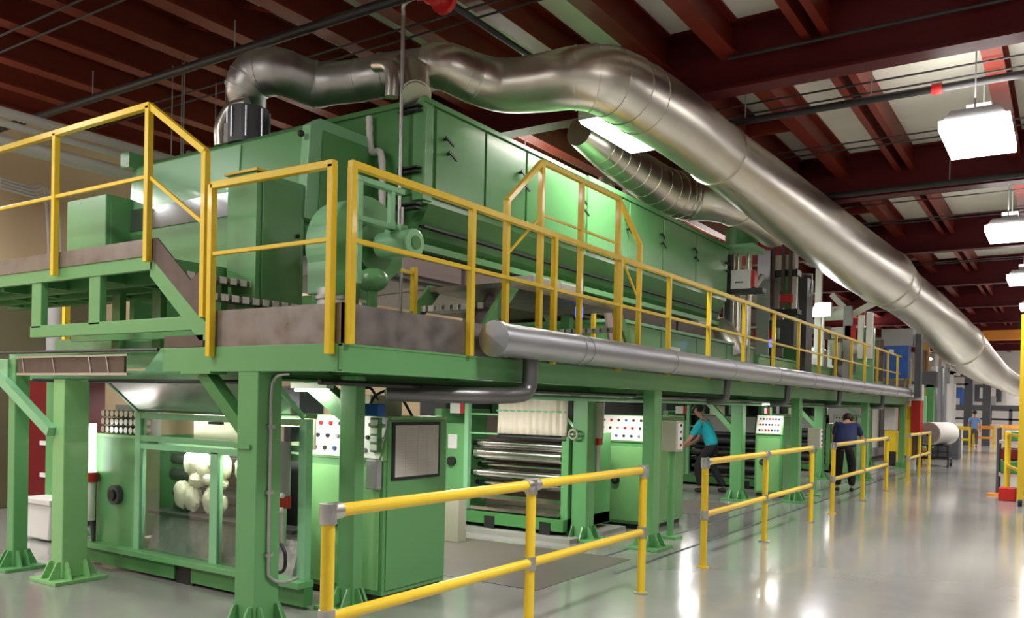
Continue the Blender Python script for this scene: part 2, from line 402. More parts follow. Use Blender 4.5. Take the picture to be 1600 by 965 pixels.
MB().box(-3.83, -3.795, 3.8, YE, 1.775, 1.95).build('edge_channel', 'green', pf, bev=.003)
MB().box(-5.65, -3.83, 3.795, 3.83, 1.775, 1.95).build('front_channel', 'green', pf, bev=.003)
MB().box(-5.65, -5.45, 3.83, 5.0, 1.80, 1.95).build('side_channel', 'green', pf)
ibeam((-4.7, 3.9, 1.79), (-4.7, YE, 1.79), .12, .14, .02, 'inner_beam', 'green_dk', pf, .015)
MB().box(-5.64, -3.83, 3.83, 4.9, 1.93, 1.955).box(-5.0, -3.83, 4.9, YE, 1.93, 1.955).each('deck_plate', 'plate', pf)
y = 4.6
while y < YE:
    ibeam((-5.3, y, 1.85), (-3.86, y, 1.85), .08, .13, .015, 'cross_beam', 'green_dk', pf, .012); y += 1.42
for lo, hi in ((-4.79, -4.58),):
    basecol(pf, lo, hi, 3.8, 4.01, 1.78)
basecol(pf, -4.63, -4.46, 4.62, 4.72, 1.78)
for i, (y, yo) in enumerate([(8.75, 8.75), (14.3, 14.75), (20.0, 20.6), (25.6, 25.8)]):
    basecol(pf, -4.86, -4.66, y-.1, y+.1, 1.72)
    MB().bar((-4.84, y, 1.2), (-5.35, y, 1.72), .09, .09).build('brace', 'green', pf)
    basecol(pf, -3.96, -3.82, yo-.12, yo+.08, 1.78)
    ibeam((-5.4, y, 1.75), (-3.86, y, 1.75), .1, .1, .015, 'cap_beam', 'green', pf, .012)
MB().bar((-4.68, 3.88, 1.28), (-5.25, 3.88, 1.77), .10, .09).build('brace', 'green_dk', pf)
MB().bar((-4.80, 3.855, 1.26), (-4.64, 3.855, 1.26), .14, .03).build('brace_plate', 'green', pf)
MB().bar((-5.42, 3.86, 1.77), (-5.08, 3.86, 1.77), .14, .02).build('brace_plate', 'green', pf)
MB().bar((-4.56, 4.72, 1.45), (-5.05, 4.72, 1.75), .12, .14).build('brace', 'green_dk', pf)
for y in (5.6, 6.6, 7.7, 9.4, 10.6, 11.9, 13.2):
    MB().cyl((-4.25, y, 1.70), (-4.25, y+.9, 1.70), .018, 8).build('under_conduit', 'alu', pf)
MB().tube([(-4.1, 3.9, 1.71), (-4.1, YE, 1.71)], .02, 8).build('under_conduit', 'dark', pf)
MB().tube([(-4.5, 5.0, 1.66), (-4.5, YE, 1.66)], .028, 8).build('under_conduit', 'mint', pf)
# kick plates
MB().box(-5.04, -3.80, 3.80, 3.812, 1.95, 2.205).build('kick_plate', 'plate', pf)
MB().box(-5.64, -5.18, 3.80, 3.812, 1.955, 2.04).build('kick_plate', 'brown', pf)
MB().box(-3.812, -3.80, 3.80, YE, 1.95, 2.205).build('kick_plate', 'plate', pf)
# conduit down column two
p = smoothpath([((-4.5, 4.0, 1.77), .013), ((-4.56, 3.93, 1.745), .013), ((-4.565, 3.9, 1.62), .013), ((-4.565, 3.9, 1.3), .013), ((-4.565, 3.9, .5), .013), ((-4.565, 3.92, .36), .013), ((-4.56, 4.03, .31), .013), ((-4.6, 4.2, .31), .013)], 5)
t = thing('column_conduit', 'thin grey conduit bent down the dark side of the second green column', 'conduit', (-4.565, 3.9, .3))
MB().tube([a for a, _ in p], .013, 8).build('pipe', 'galv_dull', t)
for z in (1.4, .95, .52): MB().box(-4.585, -4.55, 3.87, 3.93, z-.012, z+.012).build('clamp', 'galv_dull', t)

# left support frame (column one and zero, mint beams)
lf = thing('left_support_frame', 'bright green frame with two columns under the left platform', 'frame', (-7, 3.9, 0))
basecol(lf, -7.24, -7.06, 3.83, 4.05, 1.72, 'lime')
basecol(lf, -8.02, -7.90, 3.84, 3.97, 1.9, 'green')
basecol(lf, -9.6, -9.35, 5.0, 5.25, 1.9, 'green')
MB().bar((-7.2, 3.8, 1.27), (-8.1, 3.8, 1.74), .07, .08).build('brace', 'mint', lf)
MB().box(-7.32, -7.12, 3.86, 4.02, 1.22, 1.25).build('brace_plate', 'mint', lf)
MB().box(-9.6, -4.9, 4.12, 4.16, 1.72, 1.80).build('mint_beam', 'mint', lf)
MB().prism([(-6.45, 1.72), (-5.1, 1.72), (-5.1, 1.98), (-6.12, 1.98), (-6.28, 1.85)], 'y', 4.1, 4.12).build('gusset_plate', 'mint', lf)
MB().box(-8.3, -5.3, 4.4, 4.5, 1.98, 2.12).build('mint_beam', 'mint', lf)
MB().box(-9.6, -8.0, 3.82, 3.9, 1.66, 1.9).build('mint_beam', 'mint', lf)
MB().box(-9.6, -5.5, 4.6, 4.7, 1.85, 2.02).build('mint_beam', 'mint', lf)
pn = thing('brown_guard_panel', 'brown ribbed guard panel between the two left columns, just under the platform', 'panel', (-7, 3.8, 1.76))
MB().box(-7.78, -6.15, 3.80, 3.82, 1.77, 1.90).build('sheet', 'brown', pn)
MB().box(-7.78, -6.1, 3.79, 3.83, 1.75, 1.77).box(-7.78, -6.1, 3.79, 3.83, 1.90, 1.915).each('edge_strip', 'galv_dull', pn)
for x in (-7.65, -7.15, -6.6, -6.35): MB().bar((x, 3.797, 1.77), (x-.04, 3.797, 1.90), .012, .012).build('rib', 'galv_dull', pn)
tag(MB().tube([(-9.6, 3.76, 1.955), (-5.65, 3.76, 1.94)], .012, 8).build('cable', 'dark'), 'straight black cable running across under the left platform', 'cable')
tag(MB().tube([(-8.0, 4.05, 1.715), (-4.8, 4.05, 1.71)], .016, 8).build('cable', 'dark'), 'straight black bar along the lower edge of the mint beam', 'bar')

# upper platform
upf = thing('upper_platform', 'raised green platform at the upper left with steel kick plate', 'platform', (-7, 3.8, 2.0))
MB().box(-9.9, -5.81, 3.8, 3.84, 2.55, 2.66).build('front_channel', 'green', upf, bev=.003)
MB().box(-5.85, -5.81, 3.84, 4.9, 2.55, 2.66).build('side_channel', 'green', upf)
MB().box(-9.9, -5.83, 3.84, 4.95, 2.63, 2.66).build('deck_plate', 'plate', upf)
MB().box(-9.9, -5.83, 3.79, 3.80, 2.655, 2.785).build('kick_plate', 'plate', upf)
MB().box(-7.6, -5.24, 3.81, 3.86, 2.08, 2.18).build('lower_channel', 'green', upf, bev=.003)
for x in (-7.5, -6.6): MB().box(x-.08, x+.08, 3.81, 3.87, 2.16, 2.56).build('strut', 'green', upf, bev=.004)
for x in (-7.1, -6.5, -6.0, -5.7):
    MB().box(x-.06, x+.06, 4.3, 4.36, 2.0, 2.5).build('strut', 'green_dk', upf)
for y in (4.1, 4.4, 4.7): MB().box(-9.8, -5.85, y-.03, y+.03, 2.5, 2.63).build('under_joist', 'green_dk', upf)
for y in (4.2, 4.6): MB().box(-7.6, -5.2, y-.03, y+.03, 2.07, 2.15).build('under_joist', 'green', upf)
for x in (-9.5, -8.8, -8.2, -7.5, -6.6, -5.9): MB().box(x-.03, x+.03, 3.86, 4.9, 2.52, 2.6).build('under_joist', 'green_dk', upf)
st = thing('stair', 'short green stair from the upper platform down to the walkway deck', 'stair', (-5.5, 4.2, 1.95))
for y in (3.80, 4.72):
    MB().prism([(-5.83, 2.66), (-5.12, 2.10), (-5.12, 2.0), (-5.22, 2.0), (-5.83, 2.5)], 'y', y, y+.04).build('stringer', 'green', st)
MB().prism([(-5.83, 2.78), (-5.83, 2.66), (-5.20, 2.16), (-5.20, 2.50), (-5.32, 2.44), (-5.73, 2.78)], 'y', 3.786, 3.80).build('kick_plate', 'brown', st)
for k in range(3):
    x = -5.72+k*.27; z = 2.52-k*.17
    MB().box(x, x+.25, 3.84, 4.72, z-.03, z).build('tread', 'plate', st)
    for q in range(9): MB().box(x+.245, x+.255, 3.87+q*.095, 3.93+q*.095, z-.045, z+.005).build('tread_nosing', 'white', kids(st)[-1])
MB().bar((-5.1, 4.74, 2.02), (-4.7, 4.74, 2.02), .03, .03).build('foot', 'mint', st)

# ------------------------------------------------------------------ yellow railings
def railing(name, label, posts, rails, r=.024, sq=True, group=None, tee=None, loc=None):
    """posts: (x, y, z0, z1); rails: lists of points"""
    t = thing(name, label, 'railing', loc or (posts[0][0], posts[0][1], posts[0][2]), group)
    for (x, y, z0, z1) in posts:
        if sq: B(x-r, x+r, y-r, y+r, z0, z1).build('post', 'yellow', t, bev=.004)
        else: MB().cyl((x, y, z0), (x, y, z1), r, 14).build('post', 'yellow', t)
    for k, (nm, pts, rr) in enumerate(rails):
        if sq:
            mb = MB()
            for a, b in zip(pts[:-1], pts[1:]): mb.bar(a, b, 2*rr, 2*rr)
            mb.build(nm, 'yellow', t, bev=.004)
        else: MB().tube(pts, rr, 14).build(nm, 'yellow', t)
    return t
railing('platform_railing', 'yellow railing along the front of the upper left platform',
        [(-9.0, 3.76, 2.58, 3.77), (-7.12, 3.76, 2.58, 3.77), (-5.81, 3.76, 2.6, 3.77)],
        [('top_rail', [(-9.9, 3.76, 3.77), (-5.79, 3.76, 3.77)], .024), ('mid_rail', [(-9.9, 3.76, 3.24), (-5.81, 3.76, 3.24)], .015)])
railing('stair_railing', 'sloping yellow handrail of the short stair at the upper left',
        [(-5.14, 3.77, 2.16, 3.33)],
        [('top_rail', [(-5.81, 3.77, 3.77), (-5.14, 3.77, 3.33)], .024), ('mid_rail', [(-5.79, 3.77, 3.23), (-5.14, 3.77, 2.82)], .014)])
railing('platform_railing', 'yellow railing across the front end of the walkway, over the steel kick plate',
        [(-5.06, 3.77, 1.88, 3.09), (-3.88, 3.77, 1.88, 3.07)],
        [('top_rail', [(-5.06, 3.77, 3.08), (-3.86, 3.77, 3.07)], .024), ('mid_rail', [(-5.06, 3.77, 2.60), (-3.88, 3.77, 2.60)], .014)])
ys = [3.84, 5.11, 6.33, 7.62, 8.86, 10.12, 11.48, 12.9, 14.3, 15.7, 17.0, 18.4, 19.8, 21.2, 22.6, 24.0, 25.3, 26.2]
railing('platform_railing', 'long yellow railing down the right side of the walkway above the silver pipe',
        [(-3.775, y, 1.945, 3.05) for y in ys],
        [('top_rail', [(-3.775, 3.82, 3.07), (-3.775, 26.2, 3.04)], .024), ('mid_rail', [(-3.775, 3.84, 2.60), (-3.775, 26.2, 2.58)], .016)])
xs_ = -3.82
railing('stile_railing', 'taller yellow railing with sloped ends around the crossover steps',
        [(xs_, 5.64, 1.96, 3.23), (xs_, 6.16, 1.96, 3.67), (xs_, 6.87, 1.96, 3.68), (xs_, 7.64, 1.96, 3.67), (xs_, 8.16, 1.96, 3.30)],
        [('top_rail', [(xs_, 5.64, 3.23), (xs_, 6.16, 3.67), (xs_, 7.64, 3.67), (xs_, 8.16, 3.30)], .022),
         ('mid_rail', [(xs_, 6.16, 3.22), (xs_, 7.64, 3.22)], .010), ('brace_rail', [(xs_, 5.68, 2.82), (xs_, 6.1, 3.16)], .010), ('brace_rail', [(xs_, 7.66, 3.16), (xs_, 8.1, 2.76)], .010)])
railing('back_railing', 'short yellow railing posts on the far side of the crossover steps',
        [(-4.75, 5.6, 1.96, 2.75), (-4.75, 8.9, 1.96, 2.75)], [('mid_rail', [(-4.75, 5.3, 2.7), (-4.75, 5.6, 2.7)], .014)])

# floor guard rails: round tube with grey clamp fittings
def guard(label, ys, zt=1.08):
    t = thing('guard_rail', label, 'railing', (-3, ys[0], 0), None)
    for i, y in enumerate(ys):
        q = MB().cyl((-3, y, 0), (-3, y, zt-.03), .034, 16).build('post', 'yellow', t)
        MB().cyl((-3, y, 0), (-3, y, .012), .06, 16).build('base_flange', 'galv_dull' if i else 'yellow', q)
        MB().cyl((-3, y, zt-.09), (-3, y, zt+.01), .044, 16).cyl((-3, y-(.075 if i else .02), zt-.03), (-3, y+(.075 if i < len(ys)-1 else .02), zt-.03), .043, 16).build('clamp_fitting', 'galv_dull', t)
        MB().cyl((-3, y, .48), (-3, y, .57), .042, 16).build('clamp_fitting', 'galv_dull', t)
    MB().cyl((-3, ys[0]+.02, zt-.03), (-3, ys[-1]-.02, zt-.03), .034, 16).build('top_rail', 'yellow', t)
    for a, b in zip(ys[:-1], ys[1:]): MB().cyl((-3, a+.03, .525), (-3, b-.03, .525), .031, 16).build('mid_rail', 'yellow', t)
guard('nearest yellow tubular guard rail on the floor in front of the green cabinet', [2.93, 4.79, 6.58])
guard('second yellow floor guard rail, beside the worker in the teal shirt', [8.04, 10.05, 12.22])
guard('third yellow floor guard rail, in front of the worker in navy', [13.52, 15.8, 18.12])
guard('fourth and farthest yellow floor guard rail beside the roll on its cart', [20.8, 22.5, 24.3])

# ------------------------------------------------------------------ silver header pipe beside the walkway
hp = thing('header_pipe', 'long silver insulated pipe along the outside edge of the walkway', 'pipe', (-3.62, 5.2, 1.95))
MB().cyl((-3.62, 5.24, 2.08), (-3.62, 26.2, 2.08), .128, 28).build('pipe', 'alu', hp)
MB().cyl((-3.62, 5.20, 2.08), (-3.62, 5.26, 2.08), .138, 28).build('end_cap', 'alu', hp)
for y in (6.45, 6.6, 8.5, 10.4, 12.4, 14.4, 16.4, 18.4, 20.4, 22.4, 24.4): MB().cyl((-3.62, y-.012, 2.08), (-3.62, y+.012, 2.08), .134, 28).build('joint_band', 'alu', hp)
for y in (10.6, 13.4, 17.0, 21.5):
    pp = smoothpath([((-3.68, y, 2.0), .06), ((-3.69, y, 1.8), .06), ((-3.70, y, 1.72), .06), ((-3.78, y, 1.68), .06), ((-3.95, y, 1.67), .06)], 4)
    MB().tube([a for a, _ in pp], .045, 14).build('drop_branch', 'grey_pipe', hp)
pp = smoothpath([((-3.68, 5.82, 2.0), .06), ((-3.68, 5.82, 1.80), .06), ((-3.69, 5.80, 1.71), .06), ((-3.71, 5.70, 1.665), .06), ((-3.8, 5.3, 1.65), .06), ((-4.28, 4.75, 1.655), .06)], 5)
MB().tube([a for a, _ in pp], .065, 16).build('drop_branch', 'grey_pipe', hp)
MB().box(-3.8, -3.45, 26.1, 26.5, 1.9, 2.35).build('end_box', 'white', hp)

# ------------------------------------------------------------------ oven
ov = thing('drying_oven', 'long green drying oven with a row of latched doors above the walkway', 'oven', (-5.9, 5.8, 2.9))
OX = -4.8; YO, YB = 5.76, 13.72
MB().box(-7.1, OX-.02, YO+.02, YB, 3.36, 4.26).build('body', 'green_oven', ov, bev=.01)
MB().box(-7.12, OX+.015, YO-.01, 8.72, 4.24, 4.285).box(-7.12, OX+.015, 8.78, YB+.02, 4.24, 4.30).build('top_edge', 'green_oven', ov, bev=.004)
doors = [(5.92, 6.68), (6.70, 7.42), (7.44, 8.72), (8.78, 9.9), (9.92, 11.0), (11.02, 12.25), (12.27, 13.66)]
for i, (a, b) in enumerate(doors):
    d = MB().box(OX-.02, OX+.005, a+.006, b-.006, 3.42, 4.225).build('door', 'green_oven', ov, bev=.004)
    hy = a+.12 if i in (0,) else b-.12
    for dz, dy in ((3.98, 0), (3.86, .05)):
        MB().cyl((OX+.0, hy+dy, dz), (OX+.05, hy+dy, dz), .016, 10).bar((OX+.045, hy+dy-.03, dz+.01), (OX+.045, hy+dy+.09, dz-.045), .015, .02).build('latch', 'dark', d)
MB().box(-6.8, OX+.005, YO-.005, YO+.02, 3.44, 4.2).build('end_panel', 'green_oven', ov, bev=.004)
MB().box(OX-.12, OX+.004, YO-.015, YO+.12, 3.38, 4.24).build('corner_post', 'green', ov, bev=.006)
# lower plenum, sloped
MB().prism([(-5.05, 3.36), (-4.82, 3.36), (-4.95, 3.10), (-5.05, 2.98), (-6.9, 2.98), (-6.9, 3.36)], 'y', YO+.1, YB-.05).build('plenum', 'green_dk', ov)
MB().box(-4.93, -4.86, YO+.1, YB-.1, 3.16, 3.18).build('seam_strip', 'dark', ov)
MB().box(-4.99, -4.90, YO+.05, YB-.1, 2.96, 3.02).build('lower_rail', 'green', ov)
for y in (7.0, 8.9, 10.8, 12.7):
    MB().box(-5.2, -5.08, y, y+.1, 1.96, 2.98).box(-6.7, -6.58, y, y+.1, 1.96, 2.98).each('leg', 'green_dk', ov)
# brownish tin panels under the oven
up_ = thing('web_tunnel', 'brownish metal web tunnel sheets beneath the oven behind the railing', 'tunnel', (-5.6, 6, 2.5))
for k in range(6):
    y = 5.3+k*1.35
    MB().prism([(-4.98, 2.89), (-6.6, 2.89), (-6.6, 2.68), (-4.98, 2.74)], 'y', y, y+1.28).build('sheet', 'lav' if k < 2 else 'brown', up_, bev=.005)
MB().box(-5.1, -5.02, 5.3, 13.4, 2.67, 2.70).build('rail', 'dark', up_)
lb_ = thing('lower_web_box', 'low green enclosure on the walkway level under the far half of the oven', 'enclosure', (-5, 9.4, 1.96))
MB().box(-6.4, -4.62, 9.35, 14.6, 1.96, 2.62).build('body', 'green', lb_, bev=.01)
MB().box(-6.42, -4.60, 9.33, 14.62, 2.62, 2.66).build('lid', 'mint', lb_, bev=.004)
for y in (10.6, 11.9, 13.2): MB().box(-4.622, -4.612, y-.006, y+.006, 1.98, 2.6).build('seam', 'green_dk', lb_)
MB().box(-4.615, -4.608, 10.9, 11.25, 2.36, 2.42).build('name_plate', 'white', lb_)
pn_ = thing('web_box', 'low green enclosure continuing along the far walkway', 'enclosure', (-5, 15, 1.96))
MB().box(-6.4, -4.62, 14.9, 24.5, 1.96, 2.52).build('body', 'lime', pn_, bev=.01)
MB().box(-6.42, -4.60, 14.9, 24.5, 2.52, 2.56).build('lid', 'mint', pn_)

# hood in front of the oven
hd = thing('entry_hood', 'green sloping hood with a glossy window strip in front of the oven', 'hood', (-6.7, 5.2, 2.6))
prof = [(4.95, 3.20), (5.00, 3.90), (5.10, 3.97), (5.74, 3.97), (5.74, 2.95), (5.1, 2.95)]
MB().prism([(y, z) for y, z in prof], 'x', -8.0, -5.50).build('body', 'green', hd, bev=.008)
MB().prism([(4.93, 3.12), (4.985, 3.92), (5.10, 4.0), (5.76, 4.0), (5.76, 3.5), (5.3, 3.12)], 'x', -5.50, -5.40).build('side_rim', 'mint', hd, bev=.006)
MB().prism([(5.08, 3.2), (5.12, 3.9), (5.74, 3.9), (5.74, 3.36)], 'x', -5.40, -5.385).build('side_panel', 'green_oven', hd)
MB().prism([(4.94, 3.24), (4.955, 3.46), (4.97, 3.46), (4.965, 3.24)], 'x', -7.95, -5.9).build('window_strip', 'strip', hd)
MB().prism([(4.955, 3.40), (4.985, 3.88), (4.995, 3.88), (4.975, 3.40)], 'x', -7.9, -6.3).build('gloss_panel', 'mint', hd)
MB().box(-7.6, -6.0, 4.86, 5.1, 2.5, 3.2).build('lower_front', 'green', hd, bev=.01)
MB().box(-7.98, -7.9, 4.98, 5.7, 1.96, 3.0).box(-5.6, -5.5, 5.3, 5.7, 1.96, 3.0).each('leg', 'green', hd)
MB().box(-8.05, -7.9, 4.9, 5.1, 3.88, 4.03).build('corner_lug', 'green', hd)
for (x, z) in ((-7.96, 3.12), (-5.45, 3.83)): MB().ball((x, 4.925, z), .03).build('knob', 'dark', hd)
MB().cyl((-7.45, 5.3, 3.97), (-7.45, 5.3, 4.06), .06, 12).build('cap', 'dark', hd)
bx = thing('narrow_enclosure', 'tall narrow green box standing before the hood near the stair', 'enclosure', (-5.6, 4.7, 1.96))
MB().box(-5.78, -5.42, 4.45, 4.62, 1.96, 3.40).box(-5.60, -5.42, 4.45, 4.95, 1.96, 3.40).build('body', 'green', bx, bev=.008)
MB().box(-5.80, -5.40, 4.43, 4.63, 3.40, 3.42).build('yellow_edge', 'yellow', bx)
MB().box(-5.415, -5.405, 4.5, 4.9, 2.3, 3.35).build('door', 'green_oven', bx, bev=.003)
MB().ball((-5.39, 4.86, 2.95), .018).build('latch', 'dark', bx)
b2 = thing('junction_cabinet', 'green cabinet on the upper left platform behind the yellow railing', 'cabinet', (-8.6, 4.6, 2.66))
a = at(105, 315, y=4.7); b = at(165, 385, y=4.7)
MB().box(a.x, b.x, 4.7, 5.1, 2.66, a.z).build('body', 'green', b2, bev=.01)
MB().box(b.x, b.x+.02, 4.74, 5.06, 2.75, a.z-.06).build('door', 'green_oven', b2, bev=.004)
MB().ball((b.x+.03, 4.8, 3.0), .02).build('latch', 'dark', b2)
MB().box(b.x+.05, -8.05, 5.15, 5.25, 3.30, 3.48).build('arm', 'green', b2)

# blower
fn = thing('blower_fan', 'round green blower fan on the deck behind the yellow corner posts', 'fan', (-4.6, 4.55, 1.96))
sc = MB(); pts = []
FY_, FZ_ = 4.78, 2.76
for k in range(29):
    th = -math.pi*.10+math.pi*1.22*k/28; rr = .36+.03*k/28; pts.append((FY_+rr*math.cos(th), FZ_+rr*math.sin(th)))
pts += [(4.42, 2.38), (4.75, 2.38)]
sc.prism([(y, z) for y, z in pts], 'x', -4.80, -4.52).build('scroll_housing', 'mint', fn, bev=.012)
MB().prism([(y+(FY_-y)*-.05, z+(FZ_-z)*-.05) for y, z in pts], 'x', -4.53, -4.50).build('housing_flange', 'green', fn)
MB().cyl((-4.50, FY_, FZ_), (-4.44, FY_, FZ_), .19, 24).build('inlet_ring', 'green_dk', fn)
MB().cyl((-4.62, 4.52, 1.96), (-4.62, 4.52, 2.42), .12, 20).build('inlet_pipe', 'galv_dull', fn)
for z in (2.12, 2.34): MB().cyl((-4.62, 4.52, z), (-4.62, 4.52, z+.025), .135, 20).build('pipe_band', 'galv_dull', fn)
MB().box(-5.1, -4.7, 4.45, 4.48, 2.06, 2.10).build('yellow_bar', 'yellow', fn)
fr = MB()
for x, y in ((-4.22, 4.36), (-4.22, 4.70)): fr.box(x-.022, x+.022, y-.022, y+.022, 2.42 if y < 4.5 else 2.86, 3.16)
fr.box(-4.25, -4.19, 4.33, 4.82, 3.14, 3.18).box(-4.25, -4.19, 4.33, 4.82, 2.86, 2.90)
fr.each('motor_frame', 'mint', fn, bev=.005)
mt = MB().cyl((-4.36, 4.76, 2.76), (-4.06, 4.76, 2.76), .10, 24).build('motor', 'mint', fn)
MB().cyl((-4.07, 4.76, 2.76), (-4.03, 4.76, 2.76), .105, 24).build('fan_cover', 'mint', mt, bev=.01)
MB().cyl((-4.03, 4.76, 2.76), (-4.02, 4.76, 2.76), .05, 20).build('grille', 'green_dk', mt)
MB().box(-4.3, -4.14, 4.72, 4.80, 2.85, 2.90).build('terminal_box', 'mint', mt)
MB().ball((-4.30, 4.6, 2.48), .13, (1, .8, .7)).build('gearbox', 'green', fn)
MB().cyl((-4.30, 4.6, 1.96), (-4.30, 4.6, 2.45), .04, 12).build('gearbox_stand', 'green_dk', fn)
MB().tube([(-4.46, 4.76, 2.76), (-4.34, 4.76, 2.76)], .05, 16).build('shaft_guard', 'green_dk', fn)
# conduits in front of the oven
t = thing('oven_conduit', 'tall dark steel conduit clamped up the oven corner to the roof', 'conduit', (-5.0, 5.62, 2.9))
x, y = at(626, 240, y=5.66).x, 5.66
pp = smoothpath([((x, y, 2.7), .02), ((x, y, 4.8), .02), ((x, y, 5.0), .02), ((x+.05, y-.02, 5.1), .02), ((x+.35, y, 5.12), .02)], 6)
MB().tube([a for a, _ in pp], .019, 10).build('pipe', 'galv_dull', t)
for z in (4.16, 3.62, 3.3):
    MB().box(x-.06, x+.17, y+.02, y+.1, z-.008, z+.008).box(x-.06, x+.17, y+.02, y+.1, z+.03, z+.045).each('clamp', 'dark', t)
MB().cyl((x+.05, y-.02, 2.2), (x+.05, y-.02, 3.3), .014, 8).build('side_pipe', 'galv_dull', t)
t = thing('flexible_hose', 'silver flexible hose hooked on the oven end panel', 'hose', (-5.3, 5.7, 3.3))
a = at(577, 182, y=5.7); b = at(580, 235, y=5.7); c = at(596, 243, y=5.66); d = at(597, 330, y=5.6)
pp = smoothpath([(a, .03), (b, .03), (c, .025), (d, .025)], 8)
MB().tube([q for q, _ in pp], [.03+.004*(k % 2) for k in range(len(pp))], 10).build('hose', 'white', t)

# crossover steps and walkway clutter
cs = thing('crossover_steps', 'small crossover steps with white-edged treads on the walkway inside the tall railing', 'steps', (-4.4, 5.6, 1.96))
for (y0, y1, z) in ((5.25, 5.5, 2.20), (5.5, 5.8, 2.42), (5.8, 7.9, 2.60), (7.9, 8.15, 2.42), (8.15, 8.4, 2.2)):
    if z < 2.5:
        q = MB().box(-4.75, -4.05, y0+.18, y1+.18, z-.03, z).build('tread', 'plate', cs)
        for k in range(8): MB().box(-4.73+k*.088, -4.68+k*.088, y0+.168, y0+.18, z-.045, z+.004).build('tread_nosing', 'white', q)
    else: MB().box(-4.75, -3.88, y0, y1, z-.04, z).build('landing', 'plate', cs)
for x in (-4.75, -3.9):
    MB().prism([(5.2, 1.96), (5.35, 1.96), (5.95, 2.57), (7.75, 2.57), (8.3, 1.96), (8.45, 1.96), (7.85, 2.62), (5.8, 2.62)], 'x', x-.015, x+.015).build('stringer', 'green', cs)
for k, (y, lb) in enumerate([(7.1, 'nearer white box standing on the crossover landing'), (7.65, 'farther white box standing on the crossover landing')]):
    tag(B(-4.7, -4.35, y-.2, y+.2, 2.6, 2.84).build('white_box', 'white', bev=.01), lb, 'box')
t = thing('plastic_sheet', 'pinkish folded sheet leaning at the near end of the crossover', 'sheet', (-4.1, 6.0, 1.96))
MB().prism([(5.9, 1.97), (6.25, 2.1), (6.32, 2.72), (6.15, 2.5), (5.95, 2.3)], 'x', -4.42, -4.38).build('sheet', 'lav', t)
t = thing('leaning_sheet', 'pale curved sheet hanging at the far end of the crossover', 'sheet', (-4.1, 8.3, 1.96))
MB().prism([(8.25, 2.75), (8.35, 2.75), (8.55, 2.4), (8.85, 2.0), (8.6, 1.97), (8.4, 2.3)], 'x', -4.3, -4.27).build('sheet', 'lav', t)
def beacon(label, x, y, z0, z1):
    t = thing('signal_tower', label, 'signal lamp', (x, y, z0))
    h = z1-z0
    MB().cyl((x, y, z0), (x, y, z0+h*.45), .012, 10).build('pole', 'dark', t)
    MB().cyl((x, y, z0+h*.45), (x, y, z0+h*.58), .035, 16).build('base', 'dark', t)
    MB().cyl((x, y, z0+h*.58), (x, y, z0+h*.70), .036, 16).build('blue_lens', 'bluelit', t)
    MB().cyl((x, y, z0+h*.70), (x, y, z0+h*.86), .036, 16).build('red_lens', 'redlens', t)
    MB().cyl((x, y, z0+h*.86), (x, y, z1), .036, 16).build('cap', 'dark', t)
a = at(906, 440, x=-3.92); beacon('nearer signal tower with blue light lit behind the walkway railing', -3.92, a.y, 1.96, a.z)
a = at(1206, 500, x=-3.9); beacon('farther signal tower with blue light lit on the walkway', -3.9, a.y, 1.96, a.z)
a = at(1352, 560, x=-3.9); beacon('farthest small signal tower near the end of the walkway', -3.9, a.y, 1.96, a.z)

# ------------------------------------------------------------------ ducts
def duct(name, label, ctrl, rings, m='galv', n=32, sub=8, ribs=(), hang=()):
    t = thing(name, label, 'duct', ctrl[0][0])
    P = smoothpath(ctrl, sub)
    MB().tube([p for p, _ in P], [r for _, r in P], n).build('duct_run', m, t)
    def ring(k, w, f):
        k = max(1, min(len(P)-2, k)); c, r = P[k]; d = (P[k+1][0]-P[k-1][0]).normalized()
        MB().cyl(c-d*w, c+d*w, r*f, n).build('joint_ring', m, t)
    for k in rings: ring(k, .022, 1.05)
    for k in ribs: ring(k, .008, 1.022)
    for k in hang:
        c, r = P[k]
        MB().bar((c.x+r*.9, c.y, c.z), (c.x+r*.9, c.y, 5.45), .03, .01).build('hanger_strap', 'galv_dull', t)
        MB().bar((c.x-r*.9, c.y, c.z), (c.x-r*.9, c.y, 5.45), .03, .01).build('hanger_strap', 'galv_dull', t)
    return t
zD = 4.66
c_ = [(at(664, 104, z=4.78), .20), (at(700, 106, z=4.76), .22), (at(745, 124, z=4.72), .235), (at(790, 134, z=4.68), .25), (at(845, 130, z=4.66), .265), (at(900, 122, z=4.66), .285), (at(950, 128, z=4.66), .32),
      (at(1000, 155, z=4.66), .345), (at(1050, 187, z=4.65), .35), (at(1120, 240, z=4.62), .36), (at(1190, 292, z=4.60), .41), (at(1261, 347, z=4.57), .48), (at(1325, 395, z=4.54), .55), (at(1385, 436, z=4.52), .60),
      (at(1398, 447, z=4.52), .55), (at(1450, 488, z=4.45), .62)]
def pd(a, b, dep): return CAM+(fw+rt*((a-W_/2)/F_)-up*((b-CY)/F_))*dep
c_ += [(pd(1500, 538, 26), .66), (pd(1530, 566, 28.5), .60), (pd(1562, 588, 31), .44), (pd(1590, 604, 34), .40)]
duct('exhaust_duct', 'huge shiny silver exhaust duct sweeping overhead towards the back of the hall', c_, [72, 103, 112, 128], ribs=[4, 8, 12, 15, 40, 44, 48, 52, 56],
     hang=[60, 84, 110, 122, 130])
c2 = [(at(388, 200, z=4.30), .17), (at(388, 165, z=4.45), .17), (at(386, 138, z=4.58), .20), (at(400, 118, z=4.7), .22), (at(432, 112, z=4.72), .22), (at(465, 122, z=4.70), .215), (at(492, 132, z=4.68), .215), (at(520, 130, z=4.68), .20), (at(560, 126, z=4.70), .20), (at(600, 118, z=4.72), .20), (at(640, 112, z=4.75), .20), (at(672, 108, z=4.75), .20)]
